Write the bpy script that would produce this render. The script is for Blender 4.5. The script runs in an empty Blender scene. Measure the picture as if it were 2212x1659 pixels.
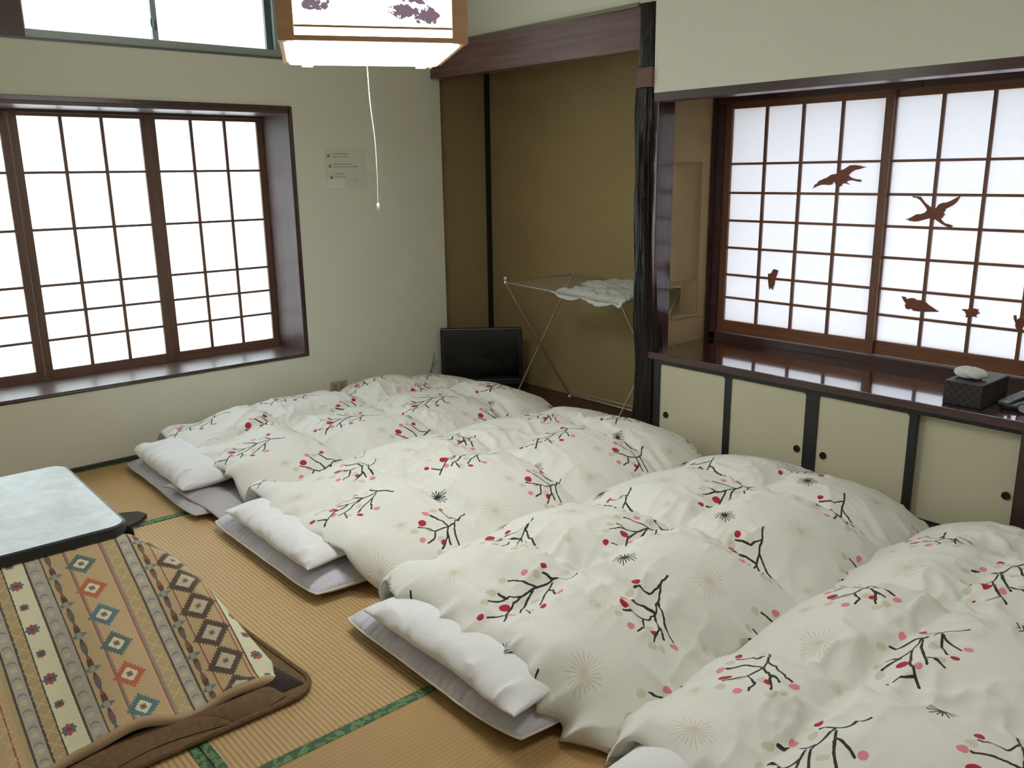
import bpy, bmesh, math, random
import numpy as np
from mathutils import Matrix, Vector

SC = bpy.context.scene
COL = SC.collection
random.seed(7)
R = np.random.RandomState(11)

# ------------------------------------------------------------------ camera
cam = bpy.data.cameras.new('camera'); camo = bpy.data.objects.new('camera', cam); COL.objects.link(camo)
CAM = Vector((4.72, -3.48, 1.5))
yaw, pit, rol = -0.85939034, -0.24377489, -0.0137973
fw = Vector((math.sin(yaw)*math.cos(pit), math.cos(yaw)*math.cos(pit), math.sin(pit)))
r0 = Vector((math.cos(yaw), -math.sin(yaw), 0)); u0 = r0.cross(fw)
rt = r0*math.cos(rol)+u0*math.sin(rol); up = -r0*math.sin(rol)+u0*math.cos(rol)
camo.matrix_world = Matrix(((rt.x, up.x, -fw.x, CAM.x), (rt.y, up.y, -fw.y, CAM.y), (rt.z, up.z, -fw.z, CAM.z), (0, 0, 0, 1)))
cam.sensor_fit = 'HORIZONTAL'; cam.sensor_width = 36; cam.lens = 1838.0/2212*36
cam.clip_start = 0.05
SC.camera = camo

# ------------------------------------------------------------------ sky, exposure
w = bpy.data.worlds.new('overcast_sky'); SC.world = w; w.use_nodes = True
bg = w.node_tree.nodes['Background']
bg.inputs[0].default_value = (0.88, 0.96, 0.98, 1)
SKY = 10.5
bg.inputs[1].default_value = SKY
SC.view_settings.view_transform = 'Standard'; SC.view_settings.look = 'None'
SC.view_settings.gamma = 1.0; SC.view_settings.use_curve_mapping = False
SC.view_settings.exposure = 0.0
SC.cycles.use_denoising = True
SC.cycles.use_adaptive_sampling = True; SC.cycles.adaptive_threshold = 0.08
SC.cycles.max_bounces = 6; SC.cycles.diffuse_bounces = 4; SC.cycles.transmission_bounces = 4
SC.cycles.transparent_max_bounces = 8; SC.cycles.sample_clamp_indirect = 6.0
LAMP = 9.0       # ceiling lamp diffuser
# added fill light, no known lamp, under the ceiling above the nearest futon
def area(name, loc, size, power, col, rot=(0, 0, 0)):
    l = bpy.data.lights.new(name, 'AREA'); l.shape = 'RECTANGLE'; l.size, l.size_y = size; l.energy = power; l.color = col
    o = bpy.data.objects.new(name, l); COL.objects.link(o); o.location = loc; o.rotation_euler = rot
    return o
area('near_ceiling_lamp', (4.1, -1.7, 2.6), (.5, .5), 13, (.98, 1, .98))

# ------------------------------------------------------------------ material helpers
def mat(name, col=(.5, .5, .5), rough=.6, spec=.5, metal=0):
    m = bpy.data.materials.new(name); m.use_nodes = True
    b = m.node_tree.nodes['Principled BSDF']
    b.inputs['Base Color'].default_value = (*col, 1); b.inputs['Roughness'].default_value = rough
    b.inputs['Specular IOR Level'].default_value = spec; b.inputs['Metallic'].default_value = metal
    return m
def srgb(r, g, b):
    f = lambda c: (c/255/12.92) if c/255 <= .04045 else ((c/255+.055)/1.055)**2.4
    return (f(r), f(g), f(b))
class NT:
    """small wrapper for writing node maths"""
    def __init__(s, m): s.m = m; s.t = m.node_tree if hasattr(m, 'node_tree') else m; s.n = s.t.nodes; s.l = s.t.links
    def new(s, t, **k):
        n = s.n.new(t)
        for a, v in k.items(): setattr(n, a, v)
        return n
    def put(s, sock, v):
        if hasattr(v, 'is_linked') or isinstance(v, bpy.types.NodeSocket): s.l.new(v, sock)
        else:
            if isinstance(v, (tuple, list)) and len(v) == 3 and sock.type == 'RGBA': v = (*v, 1)
            sock.default_value = v
    def math(s, op, a, b=None, c=None, clamp=False):
        n = s.new('ShaderNodeMath', operation=op, use_clamp=clamp); s.put(n.inputs[0], a)
        if b is not None: s.put(n.inputs[1], b)
        if c is not None: s.put(n.inputs[2], c)
        return n.outputs[0]
    def vec(s, op, a, b=None, scale=None):
        n = s.new('ShaderNodeVectorMath', operation=op); s.put(n.inputs[0], a)
        if b is not None: s.put(n.inputs[1], b)
        if scale is not None: s.put(n.inputs['Scale'], scale)
        return n.outputs['Value'] if op in ('LENGTH', 'DISTANCE', 'DOT_PRODUCT') else n.outputs[0]
    def mix(s, f, a, b):
        n = s.new('ShaderNodeMix', data_type='RGBA'); s.put(n.inputs[0], f); s.put(n.inputs[6], a); s.put(n.inputs[7], b)
        return n.outputs[2]
    def coord(s, which='Object'): return s.new('ShaderNodeTexCoord').outputs[which]
    def sep(s, v): n = s.new('ShaderNodeSeparateXYZ'); s.l.new(v, n.inputs[0]); return n.outputs
    def comb(s, x, y, z=0.0):
        n = s.new('ShaderNodeCombineXYZ'); s.put(n.inputs[0], x); s.put(n.inputs[1], y); s.put(n.inputs[2], z); return n.outputs[0]
    def noise(s, v, scale, detail=2, rough=.5, out=0):
        n = s.new('ShaderNodeTexNoise'); s.l.new(v, n.inputs['Vector']); n.inputs['Scale'].default_value = scale
        n.inputs['Detail'].default_value = detail; n.inputs['Roughness'].default_value = rough
        return n.outputs[out]
    def mapping(s, v, scale=(1, 1, 1), loc=(0, 0, 0), rot=(0, 0, 0)):
        n = s.new('ShaderNodeMapping'); s.l.new(v, n.inputs[0]); n.inputs['Scale'].default_value = scale
        n.inputs['Location'].default_value = loc; n.inputs['Rotation'].default_value = rot; return n.outputs[0]
    def ramp(s, f, stops, interp='LINEAR'):
        n = s.new('ShaderNodeValToRGB'); s.put(n.inputs[0], f); cr = n.color_ramp; cr.interpolation = interp
        while len(cr.elements) < len(stops): cr.elements.new(.5)
        for e, (p, c) in zip(cr.elements, stops): e.position = p; e.color = (*c, 1)
        return n.outputs[0]
    def bump(s, h, strength=.3, dist=.01):
        n = s.new('ShaderNodeBump'); s.put(n.inputs['Height'], h); n.inputs['Strength'].default_value = strength
        n.inputs['Distance'].default_value = dist; return n.outputs[0]
    def bsdf(s): return s.n['Principled BSDF']
    def base(s, v): s.put(s.bsdf().inputs['Base Color'], v)
    def normal(s, v): s.l.new(v, s.bsdf().inputs['Normal'])

def m_wall(name, col, amt=.06, rough=.9, bump=.12):
    m = mat(name, col, rough, .2); t = NT(m); c = t.coord()
    n1 = t.noise(t.mapping(c, (1, 1, 1)), 3, 3); n2 = t.noise(c, 260, 3, .7); n3 = t.noise(t.mapping(c, (1, 1, .12)), 180, 2)
    f = t.math('ADD', t.math('MULTIPLY', n1, .5), t.math('MULTIPLY', n3, .5))
    t.base(t.mix(f, tuple(x*(1-amt) for x in col), tuple(min(1, x*(1+amt)) for x in col)))
    t.normal(t.bump(t.math('ADD', n2, n3), bump, .002)); return m
def m_wood(name, c1, c2, rough=.35, axis=0, scale=1.0, spec=.5, bump=.08):
    m = mat(name, c1, rough, spec); t = NT(m); c = t.coord()
    sc = [38*scale]*3; sc[axis] = 1.6*scale
    n = t.noise(t.mapping(c, tuple(sc)), 1.0, 5, .6); sc2 = [160*scale]*3; sc2[axis] = 4*scale
    n2 = t.noise(t.mapping(c, tuple(sc2)), 1.0, 2)
    f = t.math('ADD', t.math('MULTIPLY', n, .75), t.math('MULTIPLY', n2, .25))
    t.base(t.ramp(f, [(.3, c1), (.7, c2)]))
    t.normal(t.bump(f, bump, .003)); return m
def m_fabric(name, col, rough=.9, wr=.25, scale=9, sheen=.2):
    m = mat(name, col, rough, .15); t = NT(m); c = t.coord()
    b = t.bsdf(); b.inputs['Sheen Weight'].default_value = sheen
    n = t.noise(c, scale, 4, .55); n2 = t.noise(c, 500, 2)
    t.normal(t.bump(t.math('ADD', n, t.math('MULTIPLY', n2, .05)), wr, .02)); return m

M = {}
M['wall'] = m_wall('pale_green_wallpaper', srgb(216, 215, 200))
M['tan'] = m_wall('tan_sand_plaster', srgb(158, 138, 98), .06, .95, .2)
M['tanr'] = m_wall('tan_plaster_recess', srgb(160, 138, 102), .07, .95, .2)
M['ceil'] = m_wood('pale_cedar_ceiling', srgb(214, 204, 182), srgb(200, 188, 162), .6, 0, .5)
M['dark'] = m_wood('dark_stained_wood', srgb(58, 40, 36), srgb(84, 62, 58), .32, 0)
M['darkv'] = m_wood('dark_stained_upright_wood', srgb(50, 34, 30), srgb(74, 54, 50), .25, 2)
M['sill'] = m_wood('dark_stained_sill_wood', srgb(70, 52, 48), srgb(92, 72, 68), .34, 1, 1.0, .35)
M['reveal'] = m_wood('dark_stained_reveal_wood', srgb(64, 46, 44), srgb(88, 66, 64), .45, 2, 1.0, .2)
M['beam'] = m_wood('purplish_brown_beam_wood', srgb(84, 58, 52), srgb(122, 90, 84), .38, 0)
M['shoji'] = m_wood('reddish_shoji_wood', srgb(96, 60, 42), srgb(122, 80, 56), .45, 2, 1.2)
M['shojih'] = m_wood('reddish_shoji_rail_wood', srgb(104, 62, 40), srgb(134, 86, 54), .45, 0, 1.2)
M['shojiy'] = m_wood('brown_shoji_rail_wood_left', srgb(100, 72, 60), srgb(124, 92, 76), .45, 1, 1.2)
M['shojil'] = m_wood('brown_shoji_wood_left', srgb(92, 64, 52), srgb(118, 88, 72), .45, 2, 1.2)
M['counter'] = m_wood('glossy_dark_red_brown_board', srgb(52, 28, 22), srgb(72, 42, 34), .12, 0, .7, .9, .02)
M['counter'].node_tree.nodes['Principled BSDF'].inputs['Coat Weight'].default_value = 1.0
M['counter'].node_tree.nodes['Principled BSDF'].inputs['Coat IOR'].default_value = 2.1
M['counter'].node_tree.nodes['Principled BSDF'].inputs['Coat Roughness'].default_value = .06
M['tokofloor'] = m_wood('dark_alcove_board', srgb(58, 36, 28), srgb(80, 52, 40), .35, 0, .7)
M['blackwood'] = m_wood('black_lacquered_wood', srgb(24, 24, 26), srgb(38, 38, 40), .4, 0)
M['base'] = m_wood('charcoal_baseboard', srgb(44, 46, 44), srgb(60, 62, 58), .5, 1)
M['alu'] = mat('grey_aluminium', srgb(150, 160, 158), .4, .5, .3)
M['aludark'] = mat('dark_grey_aluminium', srgb(92, 100, 104), .4, .5, .3)
M['steel'] = mat('brushed_steel_tube', srgb(190, 184, 172), .28, .5, .85)
M['whiteplastic'] = mat('white_plastic', srgb(225, 222, 214), .4)
M['blackplastic'] = mat('black_plastic', srgb(20, 22, 24), .35)
M['screen'] = mat('dark_tv_screen', srgb(12, 13, 16), .12)

def m_paper(name, tr, tl, col):
    m = bpy.data.materials.new(name); m.use_nodes = True; t = NT(m); t.n.remove(t.bsdf())
    out = t.n['Material Output']
    d = t.new('ShaderNodeBsdfDiffuse'); d.inputs[0].default_value = (*col, 1)
    l = t.new('ShaderNodeBsdfTranslucent'); l.inputs[0].default_value = (*col, 1)
    p = t.new('ShaderNodeBsdfTransparent'); p.inputs[0].default_value = (*col, 1)
    c = t.noise(t.coord(), 60, 4, .6)
    t.put(l.inputs[0], t.mix(c, tuple(x*.93 for x in col), col))
    m1 = t.new('ShaderNodeMixShader'); m1.inputs[0].default_value = tl/(1-tr)
    t.l.new(d.outputs[0], m1.inputs[1]); t.l.new(l.outputs[0], m1.inputs[2])
    m2 = t.new('ShaderNodeMixShader'); m2.inputs[0].default_value = tr
    t.l.new(m1.outputs[0], m2.inputs[1]); t.l.new(p.outputs[0], m2.inputs[2]); t.l.new(m2.outputs[0], out.inputs[0])
    return m
M['paperL'] = m_paper('backlit_shoji_paper', .12, .5, (.93, .96, .97))
M['paperR'] = m_paper('shaded_shoji_paper', .02, .26, (.96, .955, 1.0))  # passes less light: the right window's dimness is put into the paper
M['frost'] = m_paper('frosted_window_glass', .35, .45, (.93, .97, .98))
def m_emit(name, col, s):
    m = bpy.data.materials.new(name); m.use_nodes = True; t = NT(m); t.n.remove(t.bsdf())
    e = t.new('ShaderNodeEmission'); e.inputs[0].default_value = (*col, 1); e.inputs[1].default_value = s
    t.l.new(e.outputs[0], t.n['Material Output'].inputs[0]); return m

# ------------------------------------------------------------------ mesh helpers
def link(name, me, m=None, parent=None, smooth=False):
    o = bpy.data.objects.new(name, me); COL.objects.link(o)
    if m is not None: me.materials.append(m)
    if parent is not None: o.parent = parent
    if smooth:
        for p in me.polygons: p.use_smooth = True
    return o
def meshdata(name, V, F):
    me = bpy.data.meshes.new(name); me.from_pydata([tuple(map(float, v)) for v in V], [], F); me.update(); return me
class MB:
    def __init__(s): s.bm = bmesh.new()
    def box(s, a, b, bev=0):
        x0, y0, z0 = a; x1, y1, z1 = b
        if x0 > x1: x0, x1 = x1, x0
        if y0 > y1: y0, y1 = y1, y0
        if z0 > z1: z0, z1 = z1, z0
        tmp = bmesh.new() if bev else s.bm
        vs = [tmp.verts.new(p) for p in ((x0, y0, z0), (x1, y0, z0), (x1, y1, z0), (x0, y1, z0), (x0, y0, z1), (x1, y0, z1), (x1, y1, z1), (x0, y1, z1))]
        for f in ((3, 2, 1, 0), (4, 5, 6, 7), (0, 1, 5, 4), (1, 2, 6, 5), (2, 3, 7, 6), (3, 0, 4, 7)): tmp.faces.new([vs[i] for i in f])
        if bev:
            bmesh.ops.bevel(tmp, geom=list(tmp.edges)+list(tmp.verts), offset=bev, segments=2, affect='EDGES', profile=.5)
            me = bpy.data.meshes.new('t'); tmp.to_mesh(me); tmp.free(); s.bm.from_mesh(me); bpy.data.meshes.remove(me)
        return s
    def tube(s, pts, rad, n=8, cap=True):
        pts = [Vector(p) for p in pts]; rings = []; k = len(pts)
        rr = rad if isinstance(rad, (list, tuple)) else [rad]*k
        prev = None
        for i, p in enumerate(pts):
            d = (pts[min(i+1, k-1)]-pts[max(i-1, 0)]).normalized()
            if prev is None: a = d.orthogonal().normalized()
            else: a = (prev-d*prev.dot(d)).normalized()
            prev = a; b = d.cross(a)
            rings.append([s.bm.verts.new(p+(a*math.cos(2*math.pi*j/n)+b*math.sin(2*math.pi*j/n))*rr[i]) for j in range(n)])
        for i in range(k-1):
            for j in range(n): s.bm.faces.new([rings[i][j], rings[i][(j+1) % n], rings[i+1][(j+1) % n], rings[i+1][j]])
        if cap: s.bm.faces.new(rings[0][::-1]); s.bm.faces.new(rings[-1])
        return s
    def ball(s, c, r, sc=(1, 1, 1), u=12, v=8):
        g = bmesh.ops.create_uvsphere(s.bm, u_segments=u, v_segments=v, radius=r)
        for x in g['verts']: x.co = Vector((x.co.x*sc[0], x.co.y*sc[1], x.co.z*sc[2]))+Vector(c)
        return s
    def prism(s, poly, a, b, plane='XZ'):
        """polygon in a plane extruded between a and b on the third axis"""
        def P(u, v, w): return {'XZ': (u, w, v), 'YZ': (w, u, v), 'XY': (u, v, w)}[plane]
        A = [s.bm.verts.new(P(u, v, a)) for u, v in poly]; B = [s.bm.verts.new(P(u, v, b)) for u, v in poly]
        n = len(poly)
        s.bm.faces.new(A); s.bm.faces.new(B[::-1])
        for i in range(n): s.bm.faces.new([A[(i+1) % n], A[i], B[i], B[(i+1) % n]])
        return s
    def done(s, name, m, parent=None, smooth=False):
        bmesh.ops.recalc_face_normals(s.bm, faces=s.bm.faces)
        me = bpy.data.meshes.new(name); s.bm.to_mesh(me); s.bm.free()
        o = link(name, me, m, parent, smooth)
        if smooth:
            try: me.set_sharp_from_angle(angle=math.radians(40))
            except Exception: pass
        return o
def thing(name, label, cat, loc=(0, 0, 0), group=None):
    o = bpy.data.objects.new(name, None); COL.objects.link(o); o.location = loc; o['label'] = label; o['category'] = cat
    o.empty_display_size = .05
    if group: o['group'] = group
    return o
def tag(o, label, cat, group=None):
    o['label'] = label; o['category'] = cat
    if group: o['group'] = group
    return o
def struct(o, label, cat=None):
    o['kind'] = 'structure'; o['label'] = label; o['category'] = cat or o.name.split('_')[0]; return o
def rebase(parent):
    """children were modelled in world coordinates: keep them in place under a moved Empty"""
    bpy.context.view_layer.update()
    inv = Matrix.Translation(-Vector(parent.location))
    for c in parent.children: c.matrix_parent_inverse = inv
def curved(pts, n=8):
    """Catmull-Rom through the points"""
    P = [Vector(p) for p in pts]; P = [P[0]*2-P[1]]+P+[P[-1]*2-P[-2]]; out = []
    for i in range(1, len(P)-2):
        for k in range(n):
            t = k/n; a, b, c, d = P[i-1:i+3]
            out.append(.5*((2*b)+(c-a)*t+(2*a-5*b+4*c-d)*t*t+(3*b-a-3*c+d)*t**3))
    out.append(P[-2]); return out
def rrect(x0, y0, x1, y1, r, n=6):
    out = []
    for cx, cy, a0 in ((x1-r, y1-r, 0), (x0+r, y1-r, 90), (x0+r, y0+r, 180), (x1-r, y0+r, 270)):
        for k in range(n+1):
            a = math.radians(a0+90*k/n); out.append((cx+r*math.cos(a), cy+r*math.sin(a)))
    return out

# value noise in numpy
PERM = R.rand(4096)
def vnoise(x, y, seed=0):
    x = np.asarray(x, float)+seed*17.31; y = np.asarray(y, float)+seed*9.77
    xi = np.floor(x).astype(int); yi = np.floor(y).astype(int); fx = x-xi; fy = y-yi
    fx = fx*fx*(3-2*fx); fy = fy*fy*(3-2*fy)
    h = lambda a, b: PERM[((a*73856093) ^ (b*19349663)) & 4095]
    return (h(xi, yi)*(1-fx)+h(xi+1, yi)*fx)*(1-fy)+(h(xi, yi+1)*(1-fx)+h(xi+1, yi+1)*fx)*fy-.5
def fbm(x, y, seed=0, oc=3):
    s = 0; a = 1.
    for k in range(oc): s = s+a*vnoise(x*2**k, y*2**k, seed+k*3); a *= .5
    return s
def sst(x, a, b): t = np.clip((x-a)/(b-a), 0, 1); return t*t*(3-2*t)

# ================================================================== SETTING
XR, YF, ZC = 5.7, -5.3, 2.72
floor = struct(MB().box((-.5, YF, -.2), (XR, 0, -.045)).done('floor', M['blackwood']), 'sub floor carrying the woven tatami mats', 'floor')

# --- tatami
def m_tatami(name, axis, c1, c2, cg):
    m = mat(name, c1, .62, .3); t = NT(m); c = t.coord(); s = t.sep(c)
    across, along = (s[1], s[0]) if axis == 0 else (s[0], s[1])
    f = t.math('FRACT', t.math('DIVIDE', across, .0155))
    d = t.math('ABSOLUTE', t.math('SUBTRACT', f, .5))              # .5 at the seam between two rows
    g = t.math('SMOOTHSTEP', d, .30, .5) if False else t.math('MULTIPLY', t.math('MAXIMUM', t.math('SUBTRACT', d, .18), 0.), 3.1)
    sv = (260, 8, 1) if axis == 0 else (8, 260, 1)
    straw = t.noise(t.mapping(c, sv), 1.0, 3, .6)
    big = t.noise(c, 2.2, 3)
    wear = t.noise(t.mapping(c, (9, 26, 1) if axis == 1 else (26, 9, 1)), 1.0, 3)
    col = t.mix(straw, c1, c2)
    col = t.mix(t.math('MULTIPLY', big, .5), col, tuple(x*.82 for x in c1))
    col = t.mix(t.math('MULTIPLY', wear, .25), col, tuple(min(1, x*1.25) for x in c2))
    t.base(t.mix(t.math('MULTIPLY', g, .55 if axis == 0 else .3, clamp=True), col, cg))
    h = t.math('SUBTRACT', t.math('MULTIPLY', straw, .15), g)
    t.normal(t.bump(h, .5 if axis == 0 else .25, .003)); return m
M['tatX'] = m_tatami('woven_rush_lengthwise', 0, srgb(188, 156, 108), srgb(206, 174, 126), srgb(138, 104, 62))
M['tatY'] = m_tatami('woven_rush_crosswise', 1, srgb(172, 138, 88), srgb(190, 156, 106), srgb(148, 112, 66))
mb = mat('green_brocade_border', srgb(70, 110, 76), .7, .3); t = NT(mb); c = t.coord()
n1 = t.noise(t.mapping(c, (46, 46, 1), rot=(0, 0, .6)), 1.0, 1.5); n2 = t.noise(c, 420, 2)
leaf = t.math('GREATER_THAN', n1, .5)
colr = t.mix(leaf, srgb(96, 128, 84), srgb(30, 78, 52)); t.base(t.mix(t.math('MULTIPLY', n2, .35), colr, srgb(130, 150, 110)))
t.normal(t.bump(n2, .3, .001)); M['heri'] = mb
def mat_tatami(x0, y0, x1, y1, axis, bl, br):
    g = .0015
    o = MB().box((x0+g, y0+g, -.045), (x1-g, y1-g, 0), .004).done('tatami_mat', M['tatX' if axis == 0 else 'tatY'], floor)
    for side, wd in ((0, bl), (1, br)):
        if not wd: continue
        b = MB()
        if axis == 0:
            a, e = (y0, y0+wd) if side == 0 else (y1-wd, y1)
            b.box((x0+g, a+g*(side == 0), -.02), (x1-g, e-g*(side == 1), .0016), .0007)
        else:
            a, e = (x0, x0+wd) if side == 0 else (x1-wd, x1)
            b.box((a+g*(side == 0), y0+g, -.02), (e-g*(side == 1), y1-g, .0016), .0007)
        b.done('border_tape', M['heri'], o)
for y0, y1 in ((-1.85, 0), (-3.7, -1.85), (-5.3, -3.7)): mat_tatami(0, y0, .98, y1, 1, .03, .042)
for y0, y1 in ((-.985, 0), (-1.9, -.985), (-2.826, -1.9), (-3.74, -2.826), (-4.65, -3.74), (-5.3, -4.65)): mat_tatami(.98, y0, 2.825, y1, 0, .028, .028)
for y0, y1 in ((-1.85, 0), (-3.7, -1.85), (-5.3, -3.7)):
    mat_tatami(2.825, y0, 3.75, y1, 1, .035, .03); mat_tatami(3.75, y0, 4.68, y1, 1, .03, .03); mat_tatami(4.68, y0, XR, y1, 1, .03, .03)

# --- walls.  wall_left holds a deep low bay window and a high aluminium one
WY0, WY1, WZ0, WZ1 = -3.95, -1.075, .425, 1.875          # bay window opening
UY0, UY1, UZ0, UZ1 = -2.56, -1.085, 2.15, 2.62             # high window opening
b = MB()
b.box((-.42, YF, -.2), (0, 0, WZ0)); b.box((-.42, YF, WZ0), (0, WY0, WZ1)); b.box((-.42, WY1, WZ0), (0, 0, WZ1))
b.box((-.42, YF, WZ1), (0, 0, UZ0)); b.box((-.42, YF, UZ0), (0, UY0, UZ1)); b.box((-.42, UY1, UZ0), (0, 0, UZ1)); b.box((-.42, YF, UZ1), (0, 0, ZC+.1))
struct(b.done('wall_left', M['wall']), 'pale green papered wall with the low bay window and the high window', 'wall')
# back wall: above the alcove lintel, and the hanging wall in front of the window recess
struct(MB().box((-.42, 0, 2.30), (1.812, .10, ZC+.1)).done('wall_lintel', M['wall']), 'pale green papered wall above the alcove beam', 'wall')
struct(MB().box((1.812, -.012, 1.875), (3.80, .10, ZC+.1)).done('wall_back', M['wall']), 'pale green papered wall hanging over the right window recess', 'wall')
struct(MB().box((3.80, -.012, -.2), (XR, .7, ZC+.1)).done('wall_pier', M['wall']), 'pale green papered wall right of the recess, out of view', 'wall')
struct(MB().box((1.812, -.010, 1.835), (3.80, .10, 1.875)).done('trim_1', M['dark']), 'thin dark wooden edge under the hanging wall', 'trim')
struct(MB().box((0.0, -.016, 2.292), (1.70, .0, 2.31)).done('trim_2', m_wall('greyish_wallpaper_edge', srgb(130, 130, 112))), 'thin grey edging strip above the alcove beam', 'trim')
# alcove
b = MB(); b.box((-.42, .525, -.2), (1.745, .62, 2.5)); b.box((-.42, 0, -.2), (-.15, .525, 2.5))
struct(b.done('wall_alcove', M['tan']), 'sandy tan plaster walls inside the shallow alcove', 'wall')
struct(MB().box((-.15, .495, 0), (-.125, .525, 2.4)).done('trim_3', M['blackwood']), 'thin dark upright strip in the alcove corner', 'trim')
struct(MB().box((-.15, 0, -.1), (1.745, .525, .012), .002).done('floor_alcove', M['tokofloor']), 'dark polished board floor of the alcove', 'floor')
b = MB(); b.box((-.15, .1, 2.40), (1.745, .525, 2.5)); b.box((1.795, .10, 1.93), (3.80, .7, 2.0))
struct(b.done('ceiling_alcove', M['tan']), 'soffit boards over the alcove and the recess', 'ceiling')
# partition between alcove and recess with its pierced niche
b = MB(); Y0, Y1 = .18, .43
b.box((1.745, .10, -.1), (1.795, Y0, 2.5)); b.box((1.745, Y1, -.1), (1.795, .62, 2.5)); b.box((1.745, Y0, -.1), (1.795, Y1, .714)); b.box((1.745, Y0, 1.541), (1.795, Y1, 2.5))
wp = b.done('wall_recess', M['tanr']); struct(wp, 'tan plaster partition with a tall niche beside the right window', 'wall')
b = MB(); n = 10; poly = []
for k in range(n+1):
    a = math.pi*k/n; poly.append((1.792-.042*math.sin(a), (Y0+Y1)/2-(Y1-Y0)/2*math.cos(a)))
outer = [(1.738, Y1), (1.738, Y0)]
b.prism(poly+outer, .90, 1.541, 'XY'); b.prism([(1.745, Y0+.17), (1.79, Y1), (1.738, Y1), (1.738, Y0+.17)], .714, .90, 'XY')
b.done('niche_lining', M['tanr'], wp, True)
b = MB(); b.box((1.79, .20, .700), (1.803, .44, .714), .003); b.done('niche_ledge', M['tanr'], wp)
# right and rear walls, ceiling
struct(MB().box((XR, YF, -.2), (XR+.1, .7, ZC+.1)).done('wall_right', M['wall']), 'pale green papered wall at the right, out of view', 'wall')
struct(MB().box((-.5, YF-.1, -.2), (XR+.1, YF, ZC+.1)).done('wall_front', M['wall']), 'pale green papered wall behind the viewer', 'wall')
struct(MB().box((-.5, YF-.1, ZC), (XR+.1, .1, ZC+.1)).done('ceiling', M['ceil']), 'pale wooden ceiling above the room', 'ceiling')
struct(MB().box((0, YF, 0), (.012, 0, .024), .002).done('baseboard_left', M['base']), 'charcoal strip along the foot of the window wall', 'baseboard')

# --- shoji panels
def shoji(win, plane, pos, a, e, stile, zr, ncol, front, mats, paper, thick=.028, pz=None, mw=.0075):
    """one sliding lattice screen. plane 'X' = lies in x=pos (runs along y), 'Y' = lies in y=pos (runs along x)"""
    ms, mr = mats
    def B(mb, u0, u1, z0, z1, d0, d1):
        if plane == 'X': mb.box((pos+d0, u0, z0), (pos+d1, u1, z1))
        else: mb.box((u0, pos+d0, z0), (u1, pos+d1, z1))
    zb, zt = zr[0], zr[-1]; t0, t1 = -thick/2, thick/2
    bot, top = pz
    sp = bpy.data.objects.new('shoji_panel', None); COL.objects.link(sp); sp.parent = win; sp.empty_display_size = .05
    m_ = MB(); B(m_, a, a+stile, bot, top, t0, t1); B(m_, e-stile, e, bot, top, t0, t1); m_.done('stile_pair', ms, sp)
    m_ = MB(); B(m_, a+stile, e-stile, bot, zb, t0, t1); B(m_, a+stile, e-stile, zt, top, t0, t1); m_.done('rail_pair', mr, sp)
    us = [a+stile+(e-a-2*stile)*k/ncol for k in range(ncol+1)]
    f0, f1 = (0.002, .011) if front > 0 else (-.011, -.002)
    for u in us[1:-1]:
        m_ = MB(); B(m_, u-mw*.85, u+mw*.85, zb, zt, f0*1.3, f1*1.3); m_.done('muntin', ms, sp)
    for z in zr[1:-1]:
        m_ = MB(); B(m_, a+stile, e-stile, z-mw*.68, z+mw*.68, f0*1.2, f1*.9); m_.done('muntin', mr, sp)
    for i in range(ncol):
        for j in range(len(zr)-1):
            m_ = MB(); B(m_, us[i], us[i+1], zr[j], zr[j+1], -.0012*front-.0005, -.0012*front+.0005); m_.done('paper_pane', paper, sp)
    return sp
SX = -.35
w1 = MB()
T = .022
w1.box((SX-.05, WY0, WZ0), (.004, WY1, WZ0+.012), .002)            # sill board
w1.box((SX-.05, WY0, WZ1-.03), (.006, WY1, WZ1), .002); w1.box((SX-.05, WY0, WZ1-.045), (SX+.05, WY1, WZ1-.03))
w1o = w1.done('window_1', M['sill']); struct(w1o, 'wide low bay window on the left with paper lattice screens and deep dark sill', 'window')
b = MB(); b.box((SX-.05, WY1-.018, WZ0), (.006, WY1, WZ1), .002); b.box((SX-.05, WY0, WZ0), (.006, WY0+.02, WZ1)); b.done('window_jamb', M['reveal'], w1o)
b = MB(); b.box((.0, WY0, WZ1-.012), (.010, WY1, WZ1+.012), .002); b.box((.0, WY0, WZ0-.008), (.008, WY1, WZ0+.004), .002); b.box((0, WY1-.006, WZ0-.008), (.008, WY1+.010, WZ1+.01), .002); b.done('casing', M['darkv'], w1o)
zl = [1.5+(z-1.5)*1.0475 for z in (.535, .69, .83, .97, 1.25, 1.53, 1.80)]
yl = lambda y: -3.48+(y+3.48)*1.0475
pw = yl(-1.20)-yl(-1.852)
edges = [yl(-1.199)]
edges = [yl(-1.199), yl(-1.846), yl(-2.506), yl(-3.16), yl(-3.81)]
for k in range(4):
    e, a = edges[k], edges[k+1]+(.002 if k == 1 else 0)
    shoji(w1o, 'X', SX+(.0 if k % 2 else .0), a, e, .040 if k else .04, zl, 3, 1, (M['shojil'], M['shojiy']), M['paperL'], pz=(WZ0+.012, WZ1-.035), mw=.010)
# unseen board outside the bay, added to shade the top of the paper
b = MB(); b.box((-.62, WY0-.1, WZ1-.02), (-.40, WY1+.06, WZ1+.05)); b.done('outer_shade_board', M['dark'], w1o)

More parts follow.
